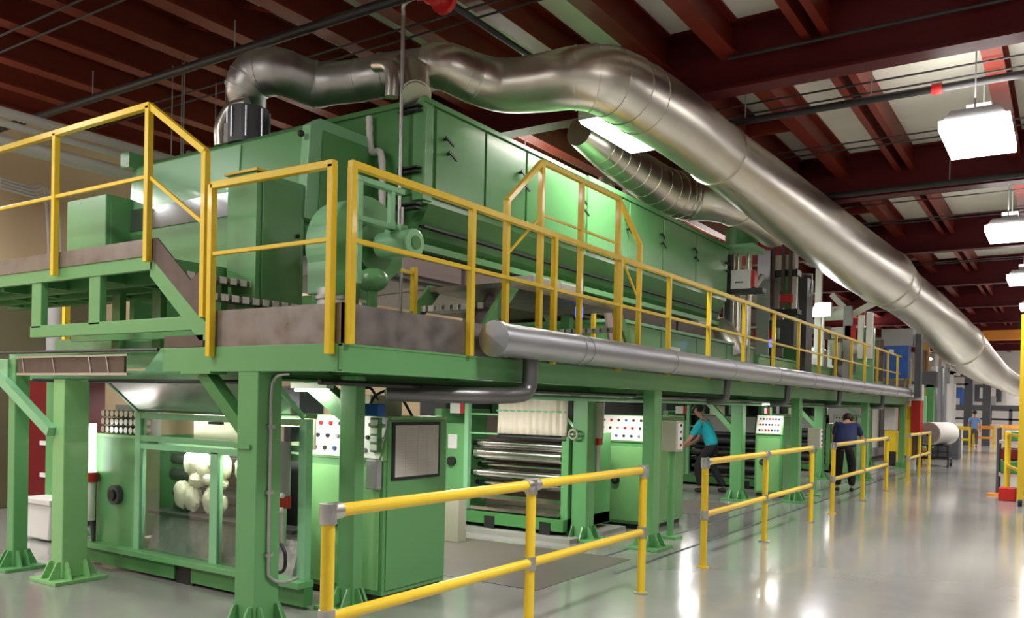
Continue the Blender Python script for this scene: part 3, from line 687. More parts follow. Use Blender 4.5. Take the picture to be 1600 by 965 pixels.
duct('branch_duct', 'dull silver branch duct rising from the hood and bending twice over the oven', c2, [16, 48, 72], m='galv_dull', ribs=[20, 24, 28, 32, 36, 64])
c3 = [(at(650, 152, z=4.28), .13), (at(650, 140, z=4.40), .13), (at(645, 118, z=4.6), .14), (at(630, 108, z=4.72), .14)]
duct('oven_stack', 'short vertical duct dropping from the branch duct onto the oven corner', c3, [4])
o_ = at(612, 150, z=4.29)
c4 = [(Vector((o_.x, o_.y, 4.28)), .06), (Vector((o_.x, o_.y, 4.45)), .06), (Vector((o_.x-.05, o_.y, 4.56)), .06), (Vector((o_.x-.2, o_.y, 4.6)), .06)]
duct('small_elbow_duct', 'small bright elbow duct beside the oven corner stack', c4, [], n=20)
o_ = at(388, 205, z=4.1)
t = thing('duct_collar', 'dark grey collar where the branch duct meets the hood', 'collar', (o_.x, o_.y, 3.95))
MB().cyl((o_.x, o_.y, 3.96), (o_.x, o_.y, 4.30), .185, 24).build('collar', 'dgrey', t)
for k in range(8): MB().cyl((o_.x+.19*math.cos(k*.785), o_.y+.19*math.sin(k*.785), 4.0), (o_.x+.19*math.cos(k*.785), o_.y+.19*math.sin(k*.785), 4.28), .012, 6).build('bolt', 'alu', t)
o_ = at(345, 215, z=4.05)
duct('small_elbow_duct', 'small elbow pipe left of the dark duct collar on the hood', [(Vector((o_.x, o_.y, 3.97)), .06), (Vector((o_.x, o_.y, 4.15)), .06), (Vector((o_.x+.07, o_.y+.05, 4.32)), .06), (Vector((o_.x+.25, o_.y+.1, 4.36)), .06)], [], n=20)
tag(B(o_.x+.1, o_.x+.28, o_.y-.05, o_.y+.1, 3.97, 4.16).build('small_grey_box', 'grey', bev=.01), 'small grey box between the elbow pipe and the dark collar', 'box')
c5 = [(at(905, 205, z=4.9), .18), (at(930, 222, z=4.86), .22), (at(960, 245, z=4.82), .25), (at(1000, 272, z=4.76), .28), (at(1040, 298, z=4.72), .32), (at(1075, 306, z=4.74), .35), (at(1115, 308, z=4.74), .355), (at(1150, 318, z=4.72), .34), (at(1185, 338, z=4.68), .32), (at(1210, 358, z=4.64), .31)]
duct('rear_duct', 'ribbed silver duct behind the big duct over the far half of the oven', c5, [40, 56], ribs=[10, 13, 16, 19, 22, 25, 28, 31, 34, 37])
for px, lb in ((948, 'short bright round stack on top of the oven'), (985, 'second short stack on the oven right of the bright one')):
    a = at(px, 285, x=-5.6); pp = [((a.x, a.y, 4.28), .12), ((a.x, a.y, 4.42), .12), ((a.x, a.y, 4.62), .12), ((a.x, a.y, 4.85), .12)]
    duct('oven_stack', lb, pp, [6], n=24)

# ------------------------------------------------------------------ end of oven clutter
eq = thing('oven_end_frame', 'green bracket frame and grey risers at the far end of the oven', 'frame', (-5.1, 13.9, 1.96))
MB().box(-6.4, -4.42, 13.8, 14.5, 4.25, 4.33).build('shelf', 'mint', eq)
MB().cyl((-4.75, 14.2, 4.33), (-4.75, 14.2, 4.64), .27, 24).build('drum', 'green', eq)
for k, x in enumerate((-5.2, -4.98, -4.82, -4.64)): MB().cyl((x, 14.3, 1.96), (x, 14.3, 4.25), .09 if k == 1 else .05, 16).build('riser', 'galv', eq)
MB().tube([(-4.7, 14.3, 1.96), (-4.7, 14.3, 3.4), (-4.5, 14.6, 3.9)], .05, 10).build('riser', 'galv_dull', eq)
MB().box(-4.95, -4.85, 14.0, 14.1, 1.96, 4.2).build('post', 'dgrey', eq)
def pbx(px, py, px2, py2, yy, d, m, nm, par, bev=.008):
    a = at(px, py, y=yy); b = at(px2, py2, y=yy); return MB().box(min(a.x, b.x), max(a.x, b.x), yy, yy+d, max(1.96, b.z), a.z).build(nm, m, par, bev=bev)
rk = thing('equipment_rack', 'cluttered rack of pale and dark boxes just beyond the oven end', 'rack', (-4.8, 16.5, 1.96))
pbx(1184, 392, 1197, 700, 16.4, .15, 'alu', 'grey_riser', rk)
for z0, z1 in ((423, 430), (484, 490), (372, 377)): pbx(1195, z0, 1246, z1, 16.5, .3, 'dark', 'shelf', rk)
pbx(1200, 400, 1234, 421, 16.5, .2, 'web', 'pink_box', rk); pbx(1236, 395, 1243, 422, 16.5, .2, 'white', 'white_box', rk)
pbx(1198, 434, 1216, 482, 16.55, .1, 'lav', 'pale_panel', rk); pbx(1217, 432, 1240, 452, 16.55, .1, 'mint', 'mint_panel', rk)
pbx(1219, 460, 1237, 472, 16.4, .1, 'redm', 'red_box', rk); pbx(1236, 432, 1244, 482, 16.5, .1, 'white', 'white_post', rk)
for px in (1206, 1222, 1233): pbx(px, 372, px+3, 482, 16.45, .03, 'brown', 'rod', rk)
pbx(1196, 500, 1240, 540, 16.5, .5, 'dgrey', 'lower_unit', rk); pbx(1200, 512, 1218, 530, 16.45, .05, 'chrome', 'gauge_plate', rk)
fl = thing('flood_lamp', 'glowing white flood lamp beyond the dark green frame over the walkway', 'lamp', at(1284, 483, y=19.8))
fa = at(1284, 483, y=19.8)
MB().ball(fa, .2, (1, .5, .8), 18, 10).build('lit_lens', 'softtube', fl); MB().box(fa.x-.18, fa.x+.18, fa.y+.08, fa.y+.2, fa.z-.16, fa.z+.16).build('housing', 'white', fl)
MB().cyl((fa.x, fa.y+.15, 1.96), (fa.x, fa.y+.15, fa.z), .03, 10).build('stand', 'white', fl)
area_light((fa.x, fa.y-.2, fa.z), .3, .3, 25, (1, .98, 1), (.3, -1, -.2))
t = thing('electric_box', 'white electrical box mounted at the far end of the oven', 'box', (-4.7, 13.9, 3.3))
a = at(1142, 422, y=13.85); b = at(1172, 450, y=13.85)
MB().box(a.x, b.x, 13.85, 14.1, b.z, a.z).build('enclosure', 'white', t, bev=.01)
MB().box(a.x+.08, b.x-.12, 13.843, 13.85, b.z+.1, b.z+.12).build('nameplate', 'dark', t)
MB().box(b.x, b.x+.06, 13.88, 14.05, b.z+.02, a.z-.02).build('side_panel', 'redm', t)
MB().box(a.x, b.x+.2, 13.87, 14.1, b.z-.07, b.z).build('bracket', 'dark', t)
duct('side_blower', 'silver curved duct outlet low at the far end of the oven', [((-5.0, 13.8, 2.95), .2), ((-4.85, 13.75, 2.8), .22), ((-4.7, 13.7, 2.62), .2), ((-4.62, 13.7, 2.45), .16)], [])
tw = thing('tower_frame', 'dark green upright machine frame beyond the oven under the big duct', 'frame', (-5, 17.5, 1.96))
for x0, x1, m in ((-4.9, -4.62, 'green_dk'), (-4.6, -4.45, 'dgrey'), (-6.1, -5.95, 'grey')):
    MB().box(x0, x1, 17.4, 17.9, 1.96, 4.25).build('upright', m, tw)
for z, m in ((4.1, 'dark'), (3.75, 'dark'), (3.3, 'chrome'), (2.95, 'lav'), (2.6, 'dark')): MB().cyl((-6.0, 17.6, z), (-4.8, 17.6, z), .07, 16).build('roller', m, tw)
MB().box(-5.5, -5.2, 17.3, 17.5, 3.0, 3.2).build('red_box', 'redm', tw)
MB().box(-5.9, -5.0, 17.7, 17.75, 2.6, 3.95).build('pale_panel', 'lav', tw)
MB().box(-5.85, -5.1, 17.35, 17.4, 3.75, 3.95).build('panel', 'white', tw)
MB().tube([(-4.4, 17.5, 3.95), (-4.38, 17.5, 4.3), (-5.6, 17.3, 4.4)], .03, 8).build('pipe', 'alu', tw)
w2 = thing('unwinding_portal', 'bright white machine frame with angled arms at the end of the walkway', 'frame', (-4.6, 20.5, 1.96))
a = at(1290, 480, y=20.5)
for px in (1283, 1300, 1317, 1345, 1358):
    q = at(px, 470, y=20.5); MB().box(q.x-.07, q.x+.07, 20.5, 20.65, 1.96, 3.35+.2*math.sin(px)).build('upright', 'white' if px != 1317 else 'grey', w2)
q1 = at(1330, 492, y=20.4); q2 = at(1372, 470, y=20.4); q3 = at(1300, 460, y=20.4)
MB().bar(q1, q2, .16, .12).build('arm', 'white', w2); MB().bar(q1, q3, .16, .12).build('arm', 'white', w2)
for px, py, rr in ((1288, 490, .16), (1300, 520, .13), (1322, 545, .15)): 
    q = at(px, py, y=20.4); MB().cyl(q, q+Vector((.5, 0, 0)), rr, 18).build('roller', 'white', w2)
for px, py in ((1265, 510), (1330, 520), (1310, 560)):
    q = at(px, py, y=20.3); MB().box(q.x-.12, q.x+.12, 20.2, 20.4, q.z-.16, q.z+.16).build('control_box', 'redm' if px == 1330 else 'dgrey', w2)
MB().box(-5.9, -4.3, 20.7, 20.8, 1.96, 3.0).build('back_panel', 'lav', w2)
pbx(1275, 396, 1281, 560, 20.1, .1, 'white', 'tall_post', w2); pbx(1318, 478, 1328, 592, 20.2, .15, 'grey', 'mottled_post', w2)
pbx(1341, 492, 1348, 560, 20.2, .12, 'white', 'pale_post', w2); pbx(1354, 488, 1362, 560, 20.2, .12, 'white', 'pale_post', w2); pbx(1338, 512, 1364, 600, 20.35, .12, 'mint', 'pale_cabinet', w2)
pbx(1296, 535, 1312, 560, 20.0, .2, 'beige', 'small_box', w2); pbx(1283, 510, 1296, 530, 20.1, .1, 'brown', 'small_box', w2)
for px in (1366, 1374): pbx(px, 530, px+5, 595, 22.5, .1, 'brown', 'dark_post', w2)
a = at(1383, 540, y=24.5); b = at(1418, 590, y=24.5)
t = thing('blue_machine', 'blue and grey machine box at the very end of the walkway', 'machine', (a.x, 24.5, 1.96))
MB().box(a.x, b.x, 24.5, 25.0, b.z, a.z).build('body', 'blue', t); MB().box(a.x-.1, b.x+.1, 24.5, 25.1, a.z, a.z+.45).build('top', 'grey', t)
MB().box(b.x+.15, b.x+.3, 24.6, 24.9, 1.96, a.z+.3).build('post', 'dgrey', t)
MB().box(a.x-.6, a.x-.1, 24.5, 24.9, 1.96, a.z+.2).build('pale_panel', 'mint', t)
MB().box(a.x+.1, a.x+.22, 24.48, 24.5, a.z-.2, a.z-.1).build('label_plate', 'white', t)

# ------------------------------------------------------------------ machine one (windowed)
m1 = thing('coating_station', 'near green machine with large windows showing cream rolls, behind the front columns', 'machine', (-6.2, 4.6, 0))
FX0, FX1, FY = -7.68, -4.80, 4.45
MB().box(-7.66, -6.98, FY, FY+.04, .2, 1.2).build('front_panel', 'green', m1, bev=.006)
MB().box(-7.66, -7.62, FY, 6.2, .2, 1.2).build('side_panel', 'green', m1)
hw = MB().cyl((-7.27, FY-.05, .68), (-7.27, FY, .68), .09, 24).build('handwheel', 'dgrey', m1)
MB().cyl((-7.27, FY-.07, .68), (-7.27, FY-.05, .68), .05, 20).build('hub', 'dark', hw)
fr = MB().box(-6.98, -6.90, FY-.024, FY+.044, .18, 1.444).box(-6.98, -4.80, FY-.02, FY+.04, 1.12, 1.17).box(-6.98, -4.80, FY-.02, FY+.04, 1.19, 1.24)
fr.box(-6.98, -4.80, FY-.02, FY+.04, 1.39, 1.44).box(-5.92, -5.82, FY-.02, FY+.04, .2, 1.14).box(-5.40, -5.32, FY-.024, FY+.044, .2, 1.42).box(-4.86, -4.78, FY-.024, FY+.044, .2, 1.444)
fr.each('window_frame', 'mint', m1, bev=.004)
MB().box(-7.75, -4.76, FY-.10, FY+.06, .17, .22).build('sill', 'green', m1, bev=.004)
pl_ = MB()
for a, b in ((-7.7, -6.35), (-6.12, -5.5), (-5.3, -4.76)): pl_.box(a, b, FY-.04, FY+.05, .03, .17)
pl_.each('plinth', 'green_dk', m1)
MB().box(-6.35, -6.12, FY-.02, FY+.05, 0, .17).box(-5.5, -5.3, FY-.02, FY+.05, 0, .17).each('foot', 'dark', m1)
MB().box(-7.66, -5.32, FY+.02, 6.2, .08, .17).box(-7.66, -5.32, 6.1, 6.2, .17, 1.44).build('inner_shell', 'green_dk', m1)
MB().box(-6.90, -5.92, FY, FY+.006, .22, 1.12).build('window_pane', 'glass', m1)
MB().box(-5.82, -5.40, FY, FY+.006, .22, 1.12).build('window_pane', 'glass', m1)
MB().box(-6.90, -5.40, FY, FY+.006, 1.24, 1.39).build('window_pane', 'glass', m1)
lid = MB().prism([(4.45, 1.45), (4.16, 1.70), (4.17, 1.715), (4.46, 1.465)], 'x', -6.96, -4.85).build('tilted_lid', 'chrome', m1)
MB().bar((-6.97, 4.45, 1.455), (-6.97, 4.16, 1.71), .03, .03).bar((-4.84, 4.45, 1.455), (-4.84, 4.16, 1.71), .03, .03).bar((-6.97, 4.15, 1.71), (-4.84, 4.15, 1.71), .03, .03).each('lid_frame', 'mint', m1)
MB().box(-5.9, -5.75, FY-.06, FY-.02, 1.37, 1.39).build('lid_handle', 'dark', m1)
MB().box(-6.88, -5.4, 4.95, 4.97, .2, 1.12).build('inner_back', 'dark', m1)
# tan board behind the upper window, grey back
MB().box(-6.4, -4.9, 4.62, 4.64, 1.2, 1.44).build('web_sheet', 'web', m1)
for (x0, x1, z, r) in ((-6.85, -5.42, 1.02, .05), (-6.85, -5.42, .88, .06), (-6.8, -5.42, .73, .06), (-6.8, -5.42, .6, .05)):
    q = MB().cyl((x0, 4.75, z), (x1, 4.75, z), r, 20).build('roller', 'dark_steel', m1)
for x, z, sx, sz in ((-6.42, 1.00, .13, .11), (-6.27, .98, .10, .12), (-6.12, 1.03, .09, .09), (-6.0, 1.0, .07, .10), (-6.36, .87, .11, .07), (-6.2, .88, .09, .05), (-6.03, .85, .06, .05),
                     (-6.56, .72, .12, .12), (-6.42, .70, .10, .11), (-6.18, .70, .08, .12), (-6.05, .68, .08, .10), (-5.74, 1.0, .11, .12), (-5.55, .98, .11, .11), (-5.7, .83, .12, .07), (-5.52, .82, .09, .07), (-5.70, .66, .10, .13), (-5.53, .67, .09, .11)):
    b_ = MB(); b_.ball((x, 4.64, z), 1, (sx*1.05, .05, sz*1.0), 18, 10, .14); b_.build('cream_roll', 'cream', m1)
MB().prism([(4.5, .20), (4.62, .56), (4.66, .56), (4.56, .20)], 'x', -6.88, -5.0).build('drip_tray', 'film', m1)
MB().box(-6.88, -5.0, 4.5, 4.7, .54, .57).build('shelf_bar', 'dark', m1)
# roller stack upper left
q = thing('small_roller_rack', 'rack of small grey ribbed rollers at the top left of the near machine', 'rack', (-7.4, 4.6, 1.2))
for r_ in range(3):
    for k in range(8): MB().cyl((-7.62+k*.075, 4.5, 1.27+.075*r_), (-7.62+k*.075, 4.64, 1.27+.075*r_), .03, 10).build('roller', 'galv_dull', q)
MB().box(-7.68, -6.99, 4.66, 4.70, 1.2, 1.5).build('back_plate', 'grey', q)
MB().box(-7.68, -6.99, 4.46, 4.66, 1.2, 1.23).build('tray', 'lime', q)
t = thing('tube_lamp', 'glowing vertical white tube lamp left of the near machine, above a red collar', 'lamp', (-7.60, 4.38, .4))
MB().cyl((-7.60, 4.38, .87), (-7.60, 4.38, 1.32), .045, 20).build('lit_tube', 'softtube', t)
MB().cyl((-7.60, 4.38, .78), (-7.60, 4.38, .87), .062, 20).build('collar', 'redm', t)
MB().cyl((-7.60, 4.38, .42), (-7.60, 4.38, .78), .045, 20).build('lower_tube', 'white', t)
MB().tube([(-7.60, 4.4, .42), (-7.60, 4.42, .2)], .02, 8).build('cable', 'dgrey', t)
t = thing('air_cylinder', 'fat grey vertical cylinder with a red valve at the right end of the near machine', 'cylinder', (-5.0, 4.36, .3))
cx = -4.98
MB().cyl((cx, 4.36, .86), (cx, 4.36, 1.27), .075, 28).build('barrel', 'grey', t)
MB().box(cx-.08, cx+.03, 4.36, 4.46, 1.27, 1.38).build('tan_block', 'web', t); MB().box(cx+.03, cx+.1, 4.36, 4.46, 1.27, 1.38).build('dark_block', 'dgrey', t)
MB().box(cx-.05, cx+.06, 4.30, 4.42, .76, .86).build('valve', 'redm', t, bev=.01)
for dx, dz in ((-.09, .86), (.09, .87), (-.09, .72), (.08, .76)): MB().ball((cx+dx, 4.30, dz), .022).build('fitting', 'white', t)
MB().cyl((cx, 4.36, .5), (cx, 4.36, .76), .05, 20).build('filter_bowl', 'galv_dull', t)
pp = smoothpath([((cx+.05, 4.33, .5), .012), ((cx+.1, 4.33, .42), .012), ((cx+.08, 4.33, .3), .012), ((cx-.06, 4.33, .27), .012)], 5)
MB().tube([a for a, _ in pp], .014, 8).build('hose', 'dark', t)

for k, (x0, x1, y0, y1, h, lb) in enumerate([(-9.6, -7.9, 7.2, 7.6, 1.75, 'added dark backing block left of the second machine'), (-8.6, -7.3, 12.6, 13.1, 1.8, 'added dark backing block behind the third machine'),
                                             (-8.8, -7.3, 18.6, 19.1, 1.8, 'added dark backing block behind the fourth machine'), (-7.6, -5.4, 12.0, 12.4, 1.72, 'added dark backing block between the second and third machines')]):
    t = thing('dark_backing', lb, 'machine', ((x0+x1)/2, y0, 0))  # dark blocks added to blacken the background under the walkway
    MB().box(x0, x1, y0, y1, 0, h).build('body', 'dgrey', t, bev=.01)
    for q in range(3): MB().box(x0+.1+q*(x1-x0)/3, x0+(q+.85)*(x1-x0)/3, y0-.02, y0, .2, h-.2).build('door', ['dark', 'green_dk', 'dgrey'][q], t)
# ------------------------------------------------------------------ control cabinets
def cabinet(label, x0, x1, y0, y1, zt, poster=False, boxes=False, mt='lime'):
    t = thing('control_cabinet', label, 'cabinet', ((x0+x1)/2, (y0+y1)/2, 0))
    MB().box(x0, x1, y0, y1, .06, 1.12).build('body', 'green', t, bev=.008)
    MB().box(x0+.03, x1-.03, y0+.03, y1-.03, 0, .06).build('plinth', 'dark', t)
    MB().prism([(y0-.02, 1.12), (y0+.08, zt), (y1, zt), (y1, 1.12)], 'x', x0, x1).build('top_console', mt, t, bev=.006)
    # sloped panel with rows of switches
    n_ = 7; s = MB()
    face = MB().prism([(y0-.028, 1.14), (y0+.072, zt-.01), (y0+.08, zt-.01), (y0-.018, 1.14)], 'x', x0+.02, x1-.03).build('switch_panel', 'white', t)
    cols = ['dark', 'redm', 'dark', 'blue', 'redm', 'grey', 'dark']
    for r_ in range(3):
        for k in range(n_):
            x = x0+.08+(x1-x0-.16)*k/(n_-1); z = 1.20+(zt-1.27)*r_/2; y = y0-.028+.1*(z-1.14)/(zt-1.15)
            MB().cyl((x, y-.018, z), (x, y+.002, z), .017, 10).build('push_button', cols[(k*3+r_*2+int(x0*10)) % 7], face)
    MB().box(x0+.04, x1-.04, y0-.01, y0, .10, 1.06).build('door', 'lime' if not boxes else 'green', t, bev=.003)
    h = MB().cyl(((x0+x1)/2-.1, y0-.04, .62), ((x0+x1)/2-.1, y0-.01, .62), .055, 20).build('rotary_switch', 'dark', t)
    MB().cyl(((x0+x1)/2-.1, y0-.055, .62), ((x0+x1)/2-.1, y0-.04, .62), .025, 12).build('switch_knob', 'dgrey', h)
    d = MB().box(x1, x1+.012, y0+.03, y1-.03, .10, zt-.03).build('side_door', 'green' if poster else 'green_oven', t, bev=.003)
    return t
ca = cabinet('tall green cabinet with a framed sheet on its side, behind the nearest guard rail', -5.28, -4.45, 4.93, 5.72, 1.47, True)
fr_ = thing('framed_chart', 'black framed grey sheet of faint print hung on the side of the near cabinet', 'poster', (-4.43, 5.3, .97))
MB().box(-4.438, -4.425, 5.0, 5.60, .965, 1.425).build('frame', 'dark', fr_, bev=.003)
sh_ = MB().box(-4.425, -4.422, 5.03, 5.57, .99, 1.40).build('sheet', 'paper', fr_)
for k in range(16): MB().box(-4.4222, -4.4212, 5.06, 5.06+random.uniform(.2, .46), 1.02+k*.023, 1.024+k*.023).build('print_line', 'beige', sh_)
for yy in (5.15, 5.3, 5.42): MB().box(-4.4222, -4.4210, yy, yy+.003, 1.0, 1.38).build('print_rule', 'beige', sh_)
tag(MB().box(-4.62, -4.45, 4.85, 4.94, 1.47, 1.57).build('blue_box', 'blue', bev=.008), 'small blue box on the near corner of the tall cabinet', 'box')
t = thing('push_button_strip', 'column of white push button blocks on the near cabinet corner', 'switches', (-4.5, 4.9, 1.2))
MB().box(-4.56, -4.47, 4.885, 4.92, 1.19, 1.46).build('backing', 'green_dk', t)
for k in range(4): MB().box(-4.55, -4.48, 4.87, 4.885, 1.205+k*.065, 1.25+k*.065).build('button_block', 'white', t, bev=.004)
tag(MB().box(-4.58, -4.46, 4.86, 4.92, .90, 1.13).build('grey_box', 'grey', bev=.008), 'slim pale grey box under the push buttons on the near cabinet', 'box')
t = thing('cable_loops', 'black cables arching above the near cabinet under the walkway', 'cables', (-4.8, 5.3, 1.47))
for (x, dy, h) in ((-4.7, .55, .2), (-4.9, .4, .22), (-5.1, .5, .16)):
    pp = smoothpath([((x, 5.0, 1.47), .01), ((x+.03, 5.05, 1.47+h*.8), .01), ((x+.05, 5.0+dy*.5, 1.47+h), .01), ((x, 5.0+dy, 1.47), .01)], 6)
    MB().tube([a for a, _ in pp], .012, 8).build('cable', 'dark', t)
MB().box(-4.98, -4.86, 5.2, 5.6, 1.47, 1.64).build('tan_box', 'web', t)

# ------------------------------------------------------------------ roller stations
def station(y0, label, kind=0):
    t = thing('roller_station', label, 'machine', (-5.8, y0, 0))
    MB().box(-6.9, -6.78, y0, y0+1.1, .1, 1.5).build('side_frame', 'green', t, bev=.008)
    MB().box(-4.98, -4.88, y0, y0+1.1, .1, 1.25).build('side_frame', 'green', t, bev=.008)
    MB().box(-6.78, -6.32, y0-.05, y0, .25, 1.32).build('left_panel', 'green', t, bev=.006)
    MB().box(-6.36, -6.30, y0-.07, y0, .25, 1.62).build('post', 'mint', t)
    MB().box(-6.32, -5.88, y0-.03, y0, 1.44, 1.46).box(-6.32, -5.88, y0-.03, y0, 1.20, 1.22).each('cross_rail', 'mint', t)
    MB().box(-6.6, -6.4, y0-.06, y0-.05, 1.45, 1.6).build('white_sign', 'white', t)
    MB().box(-6.44, -6.38, y0-.061, y0-.051, 1.45, 1.6).build('red_mark', 'redm', t)
    MB().box(-6.62, -6.48, y0-.065, y0-.052, 1.0, 1.18).build('paper_tag', 'white', t)
    hw_ = MB().cyl((-6.55, y0-.1, .84), (-6.55, y0-.05, .84), .06, 18).build('handwheel', 'dark', t)
    for k, (z, r, dy) in enumerate([(1.08, .05, .12), (.955, .085, .10), (.80, .05, .24), (.71, .06, .08), (.575, .045, .2)]):
        q = MB().cyl((-6.28, y0+dy, z), (-5.0, y0+dy, z), r, 22).build('roller', 'chrome' if kind == 0 else 'dark_steel', t)  # rollers of the farther stations darkened to stand in for shade
        for x in (-6.34, -4.98): MB().cyl((x, y0+dy, z), (x+.05, y0+dy, z), .035, 12).build('journal', 'dark', q)
    MB().box(-6.25, -4.98, y0-.02, y0+.02, .40, .46).box(-6.25, -4.98, y0-.06, y0+.2, .26, .30).build('tray', 'chrome', t)
    MB().box(-6.3, -5.0, y0+.34, y0+.38, .3, 1.45).build('back_panel', 'brown' if kind == 0 else 'dark', t)  # black back in the farther stations imitates deep shade
    MB().box(-6.7, -4.88, y0-.1, y0+1.1, .10, .24).build('base_beam', 'green_dk', t)
    MB().box(-6.0, -5.85, y0-.11, y0-.08, 0, .2).box(-5.2, -5.05, y0-.11, y0-.08, 0, .2).box(-6.6, -6.5, y0, y0+1, 0, .1).each('foot', 'dark', t)
    MB().box(-6.9, -4.7, y0-.25, y0+1.2, 0, .05).build('plinth', 'concrete', t)
    if kind == 0:
        wb = thing('fabric_web', 'pale striped fabric web hanging over the rollers of the second machine', 'fabric', (-5.4, y0, 1.2))
        n = 48; v_ = []; f_ = []
        for j in range(5):
            for i in range(n+1):
                x = -5.88+.98*i/n; z = 1.22+.5*j/4
                v_.append((x, y0-.03+.012*math.sin(i*1.35)+.02*j/4, z))
        for j in range(4):
            for i in range(n): f_.append((j*(n+1)+i, j*(n+1)+i+1, (j+1)*(n+1)+i+1, (j+1)*(n+1)+i))
        q = MB(); q.add(v_, f_, True); q.build('web', 'web', wb, solid=.006)
        MB().cyl((-5.9, y0-.02, 1.5), (-4.92, y0-.02, 1.5), .012, 10).build('hold_bar', 'mint', wb)
        MB().cyl((-5.9, y0+.02, 1.18), (-4.92, y0+.02, 1.18), .03, 14).build('lower_bar', 'dark', wb)
    else:
        MB().box(-6.1, -5.0, y0, y0+.05, 1.12, 1.42).build('hood_panel', 'grey', t)
        MB().box(-5.9, -5.6, y0-.02, y0, 1.44, 1.62).build('warning_board', 'cream', t)
    # inner back clutter, closed by a dark panel that deepens the shade
    for k in range(6):
        x = -6.9+k*.31
        MB().box(x, x+.08, y0+1.3, y0+1.38, .1, 1.7).build('rear_post', ['green', 'grey', 'green_dk', 'mint', 'dgrey', 'green'][k], t)
    MB().box(-7.4, -5.3, y0+1.5, y0+1.55, .0, 1.72).build('shade_panel', 'dark', t)
    MB().box(-7.4, -6.95, y0+.3, y0+1.5, .0, 1.72).build('rear_cover', 'dgrey', t)
    return t
station(8.6, 'second machine with stacked chrome rollers under the walkway')
station(16.0, 'third machine with rollers behind the worker in the teal shirt', 1)
station(21.6, 'fourth machine with rollers behind the worker in navy', 1)
tag(B(-6.35, -6.05, 7.95, 8.05, .0, .62).build('beige_post', 'beige', bev=.01), 'short beige post on the floor right behind the tall near cabinet', 'post') if False else None
a = at(694, 775, y=7.6); b = at(716, 822, y=7.6)
tag(B(a.x, b.x, 7.6, 7.75, 0, a.z).build('beige_post', 'beige', bev=.008), 'short beige post on the floor right behind the tall near cabinet', 'post')
cabinet('green control cabinet with a white button console beside the second machine', -5.22, -4.42, 9.95, 11.0, 1.47)
cabinet('green control cabinet with a white console beside the third machine', -4.74, -4.25, 15.2, 16.0, 1.47)
cabinet('farthest green control cabinet beside the fourth machine', -4.74, -4.2, 21.2, 22.0, 1.47)
def sidebox(lb, px, py, px2, py2, yy, m='beige', stand=True):
    a = at(px, py, y=yy); b = at(px2, py2, y=yy)
    t = thing('operator_box', lb, 'box', ((a.x+b.x)/2, yy, 0))
    MB().box(a.x, b.x, yy, yy+.22, b.z, a.z).build('enclosure', m, t, bev=.01)
    MB().box(b.x-.005, b.x+.01, yy+.03, yy+.19, b.z+.03, a.z-.03).build('cover', 'white', t, bev=.004)
    for k in range(4): MB().cyl((b.x+.01, yy+.11, b.z+.08+k*.08), (b.x+.025, yy+.11, b.z+.08+k*.08), .016, 10).build('button', ['redm', 'dark', 'blue', 'dark'][k], t)
    if stand: MB().cyl(((a.x+b.x)/2, yy+.11, 0), ((a.x+b.x)/2, yy+.11, b.z), .04, 12).build('stand', 'green', t); MB().box(a.x-.02, b.x+.02, yy, yy+.22, 0, .03).build('foot_plate', 'green', t)
sidebox('beige operator box on a post just right of the bright green outer column', 1034, 657, 1056, 706, 9.45)
sidebox('beige operator box on a green post beside the second guard rail end', 1262, 668, 1280, 702, 15.9)
t = thing('gauge_housing', 'beige tube housing with gauge beside the second green column', 'gauge', (-4.6, 8.5, 1))
a = at(935, 640, y=8.9)
MB().cyl((a.x, 8.9, 1.2), (a.x, 8.9, 1.62), .07, 18).build('housing', 'beige', t); MB().cyl((a.x, 8.9, .7), (a.x, 8.9, 1.2), .035, 12).build('pipe', 'galv_dull', t)
MB().box(a.x-.04, a.x+.04, 8.85, 8.95, 1.12, 1.22).build('valve', 'redm', t)
a = at(897, 678, y=8.6)
t = thing('handwheel', 'small brass handwheel on the second inner column', 'handwheel', a)
pts = [(a.x+.055*math.cos(k*math.pi/8), 8.58, a.z+.055*math.sin(k*math.pi/8)) for k in range(17)]
MB().tube(pts, .014, 8, cap=False).build('rim', 'beige', t); MB().cyl((a.x, 8.56, a.z), (a.x, 8.64, a.z), .016, 10).bar((a.x-.05, 8.58, a.z), (a.x+.05, 8.58, a.z), .012, .012).build('hub', 'beige', t)

# ------------------------------------------------------------------ fluorescent tubes under the walkway and in the machines
for k, (x, y, lb) in enumerate([(-5.6, 7.3, 'between the first and second machines'), (-5.5, 13.2, 'between the second and third machines'), (-5.5, 19.0, 'between the third and fourth machines'), (-5.5, 23.4, 'beyond the fourth machine'),
                                (-8.6, 6.6, 'behind the near windowed machine')]):
    t = thing('tube_fixture', 'white fluorescent fixture under the walkway '+lb if k < 4 else 'white fluorescent fixture behind the near windowed machine', 'lamp', (x, y, 1.68))
    MB().box(x-.5, x+.5, y-.06, y+.06, 1.70, 1.76).build('housing', 'white', t)
    for s in (-.03, .03): MB().cyl((x-.48, y+s, 1.685), (x+.48, y+s, 1.685), .013, 10).build('lit_tube', 'tube', t)
    if k == 4: MB().cyl((x, y+.08, 0), (x, y+.08, 1.74), .03, 10).build('stand', 'grey', t)
    area_light((x, y, 1.66), 1.0, .12, TUBE_W*(1.7 if k == 0 else .9), (1, .98, .9))
